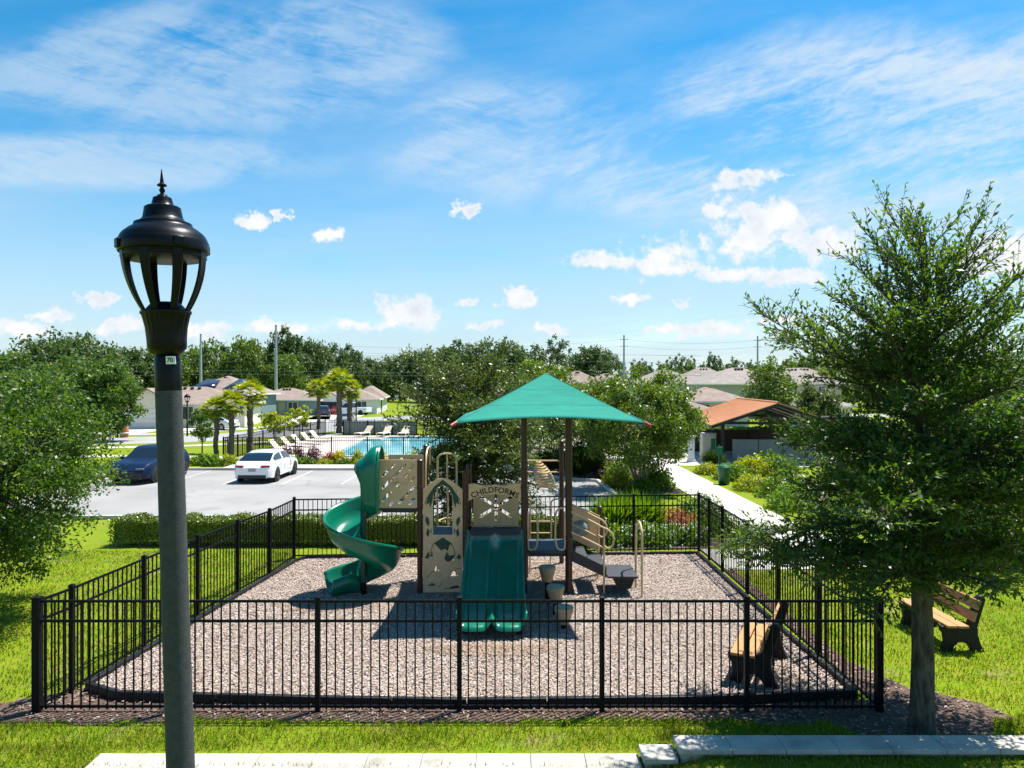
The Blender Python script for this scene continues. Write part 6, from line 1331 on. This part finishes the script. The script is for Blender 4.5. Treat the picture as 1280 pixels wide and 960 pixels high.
MB().bb((-0.05, -0.05, -0.05), (0.05, 0.05, 1.0)).build('post', LAMPBLACK, mbx); MB().box((0, 0, 1.12), (0.28, 0.5, 0.28)).build('box', LAMPBLACK, mbx, bevel=0.06)

# ================================================================== PAVILION AND NEIGHBOURS
def pavilion():
    rz = -R(7); t = thing('pavilion', 'open pavilion with orange metal gable roof on dark posts', 'pavilion', (15.2, 41.1, ZL), rz); local(t)
    hw, L, ez, rzz = 3.7, 12.4, 2.2, 3.5
    for s in (-1, 1):
        m = MB(); m.add([(s * hw, 0, ez), (0, 0, rzz), (0, L, rzz), (s * hw, L, ez)], [(0, 1, 2, 3)]); ro = m.build('roof_slope', ORANGE, t, solid=0.05, smooth=False)
        m = MB(); m.add([(s * (hw - 0.03), 0.04, ez - 0.045), (0, 0.04, rzz - 0.045), (0, L - 0.04, rzz - 0.045), (s * (hw - 0.03), L - 0.04, ez - 0.045)], [(0, 1, 2, 3)]); m.build('underside_shade', TRIMB, ro, solid=0.03, smooth=False)  # added near-black layer: shade under the roof put into its colour
        sm_ = MB(); 
        for k in range(31): y = 0.05 + k * (L - 0.1) / 30; sm_.beam((s * hw, y, ez + 0.035), (s * 0.03, y, rzz + 0.035 - 0.0), 0.018, 0.02)
        sm_.build('standing_seam', ORANGE, ro)
        MB().beam((s * (hw - 0.02), 0.0, ez - 0.10), (s * (hw - 0.02), L, ez - 0.10), 0.08, 0.14).build('fascia', TRIMB, t)
        for yy in (0.02, L - 0.02): MB().beam((s * hw, yy, ez - 0.1), (0, yy, rzz - 0.1), 0.07, 0.15).build('gable_rafter', TRIMB, t)
        for yy in (L / 3, 2 * L / 3): MB().beam((s * hw, yy, ez - 0.1), (0, yy, rzz - 0.1), 0.08, 0.12).build('rafter', TRIMB, t)
        for yy in (0.8, L - 0.8): MB().bb((s * (hw - 0.75) - 0.1, yy - 0.1, 0), (s * (hw - 0.75) + 0.1, yy + 0.1, ez + 0.25)).build('post', TRIMB, t)
    MB().tube([(0, 0, rzz + 0.05), (0, L, rzz + 0.05)], 0.06, 8).build('ridge_cap', ORANGE, t)
    for yy in (0.8, L - 0.8): MB().beam((-hw + 0.4, yy, ez + 0.12), (hw - 0.4, yy, ez + 0.12), 0.1, 0.16).build('tie_beam', TRIMB, t)
pavilion()
bw = thing('board_wall', 'dark brown board wall behind the beige cabinet under the orange roof', 'wall', (14.5, 48.5, ZL)); local(bw)
for k in range(26): MB().bb((-3.2 + k * 0.26, 0, 0), (-3.2 + k * 0.26 + 0.25, 0.06 + 0.01 * (k % 2), 1.55)).build('board', DKBROWN, bw) if k % 9 == 0 else None
MB().bb((-3.2, 0.065, 0.05), (3.6, 0.11, 1.5)).build('boards', DKBROWN, bw)
gw = thing('panel_wall', 'pale grey panel wall in front of the pavilion beside the cabinet', 'wall', (15.6, 43.0, ZL)); local(gw)
for k in range(4): MB().bb((-2.3 + k * 1.45, 0, 0.02), (-2.3 + k * 1.45 + 1.41, 0.45, 1.28 - 0.04 * (k == 3))).build('grey_panel', PGREY, gw, bevel=0.01)
cab = thing('cabinet', 'beige utility cabinet with a green notice beside the dark post', 'cabinet', (11.75, 43.2, ZL)); local(cab)
MB().bb((-0.4, -0.35, 0.06), (0.4, 0.35, 1.62)).build('cabinet_body', PBEIGE, cab, bevel=0.02); MB().bb((-0.44, -0.39, 1.62), (0.44, 0.39, 1.68)).build('lid', PGREY, cab, bevel=0.01); MB().bb((-0.42, -0.37, 0), (0.42, 0.37, 0.06)).build('plinth', CONC, cab)
MB().bb((0.1, -0.375, 0.7), (0.34, -0.352, 1.35)).build('notice', SIGNG, cab)
wc = thing('column', 'white square column standing left of the beige cabinet', 'column', (10.55, 42.4, ZL)); local(wc)
MB().bb((-0.17, -0.17, 0), (0.17, 0.17, 1.45)).build('shaft', WTRIM, wc, bevel=0.01); MB().bb((-0.22, -0.22, 1.45), (0.22, 0.22, 1.55)).build('cap', WTRIM, wc); MB().bb((-0.21, -0.21, 0), (0.21, 0.21, 0.15)).build('base', WTRIM, wc)
bn = thing('trash_bin', 'dark green trash bin at the edge of the walkway', 'trash bin', (9.72, 33.0, ZL)); local(bn)
MB().lathe([(0.22, 0.02), (0.25, 0.06), (0.28, 0.72), (0.285, 0.74)], (0, 0, 0), 20).build('bin_body', GRNBIN, bn); MB().lathe([(0.3, 0.74), (0.3, 0.79), (0.24, 0.86), (0.1, 0.89)], (0, 0, 0), 20).build('lid', GRNBIN, bn)
ds = thing('waste_bag_post', 'thin post with green bag dispenser behind the trash bin', 'dispenser post', (10.25, 35.6, ZL)); local(ds)
MB().bb((-0.03, -0.03, -0.05), (0.03, 0.03, 1.6)).build('post', GRNBIN, ds); MB().bb((-0.14, -0.09, 1.05), (0.14, -0.035, 1.5)).build('dispenser', SIGNG, ds, bevel=0.01)
# second small dark shelter far right
s2 = thing('shelter', 'dark flat roofed shelter on posts beyond the far lawn', 'shelter', (24.5, 57.5, ZL)); local(s2)
MB().bb((-4, 0, 1.75), (4, 2.5, 1.95)).build('roof', TRIMB, s2)
for x in (-3.7, 0, 3.7): MB().bb((x - 0.06, 0.1, 0), (x + 0.06, 0.22, 1.75)).build('post', TRIMB, s2)
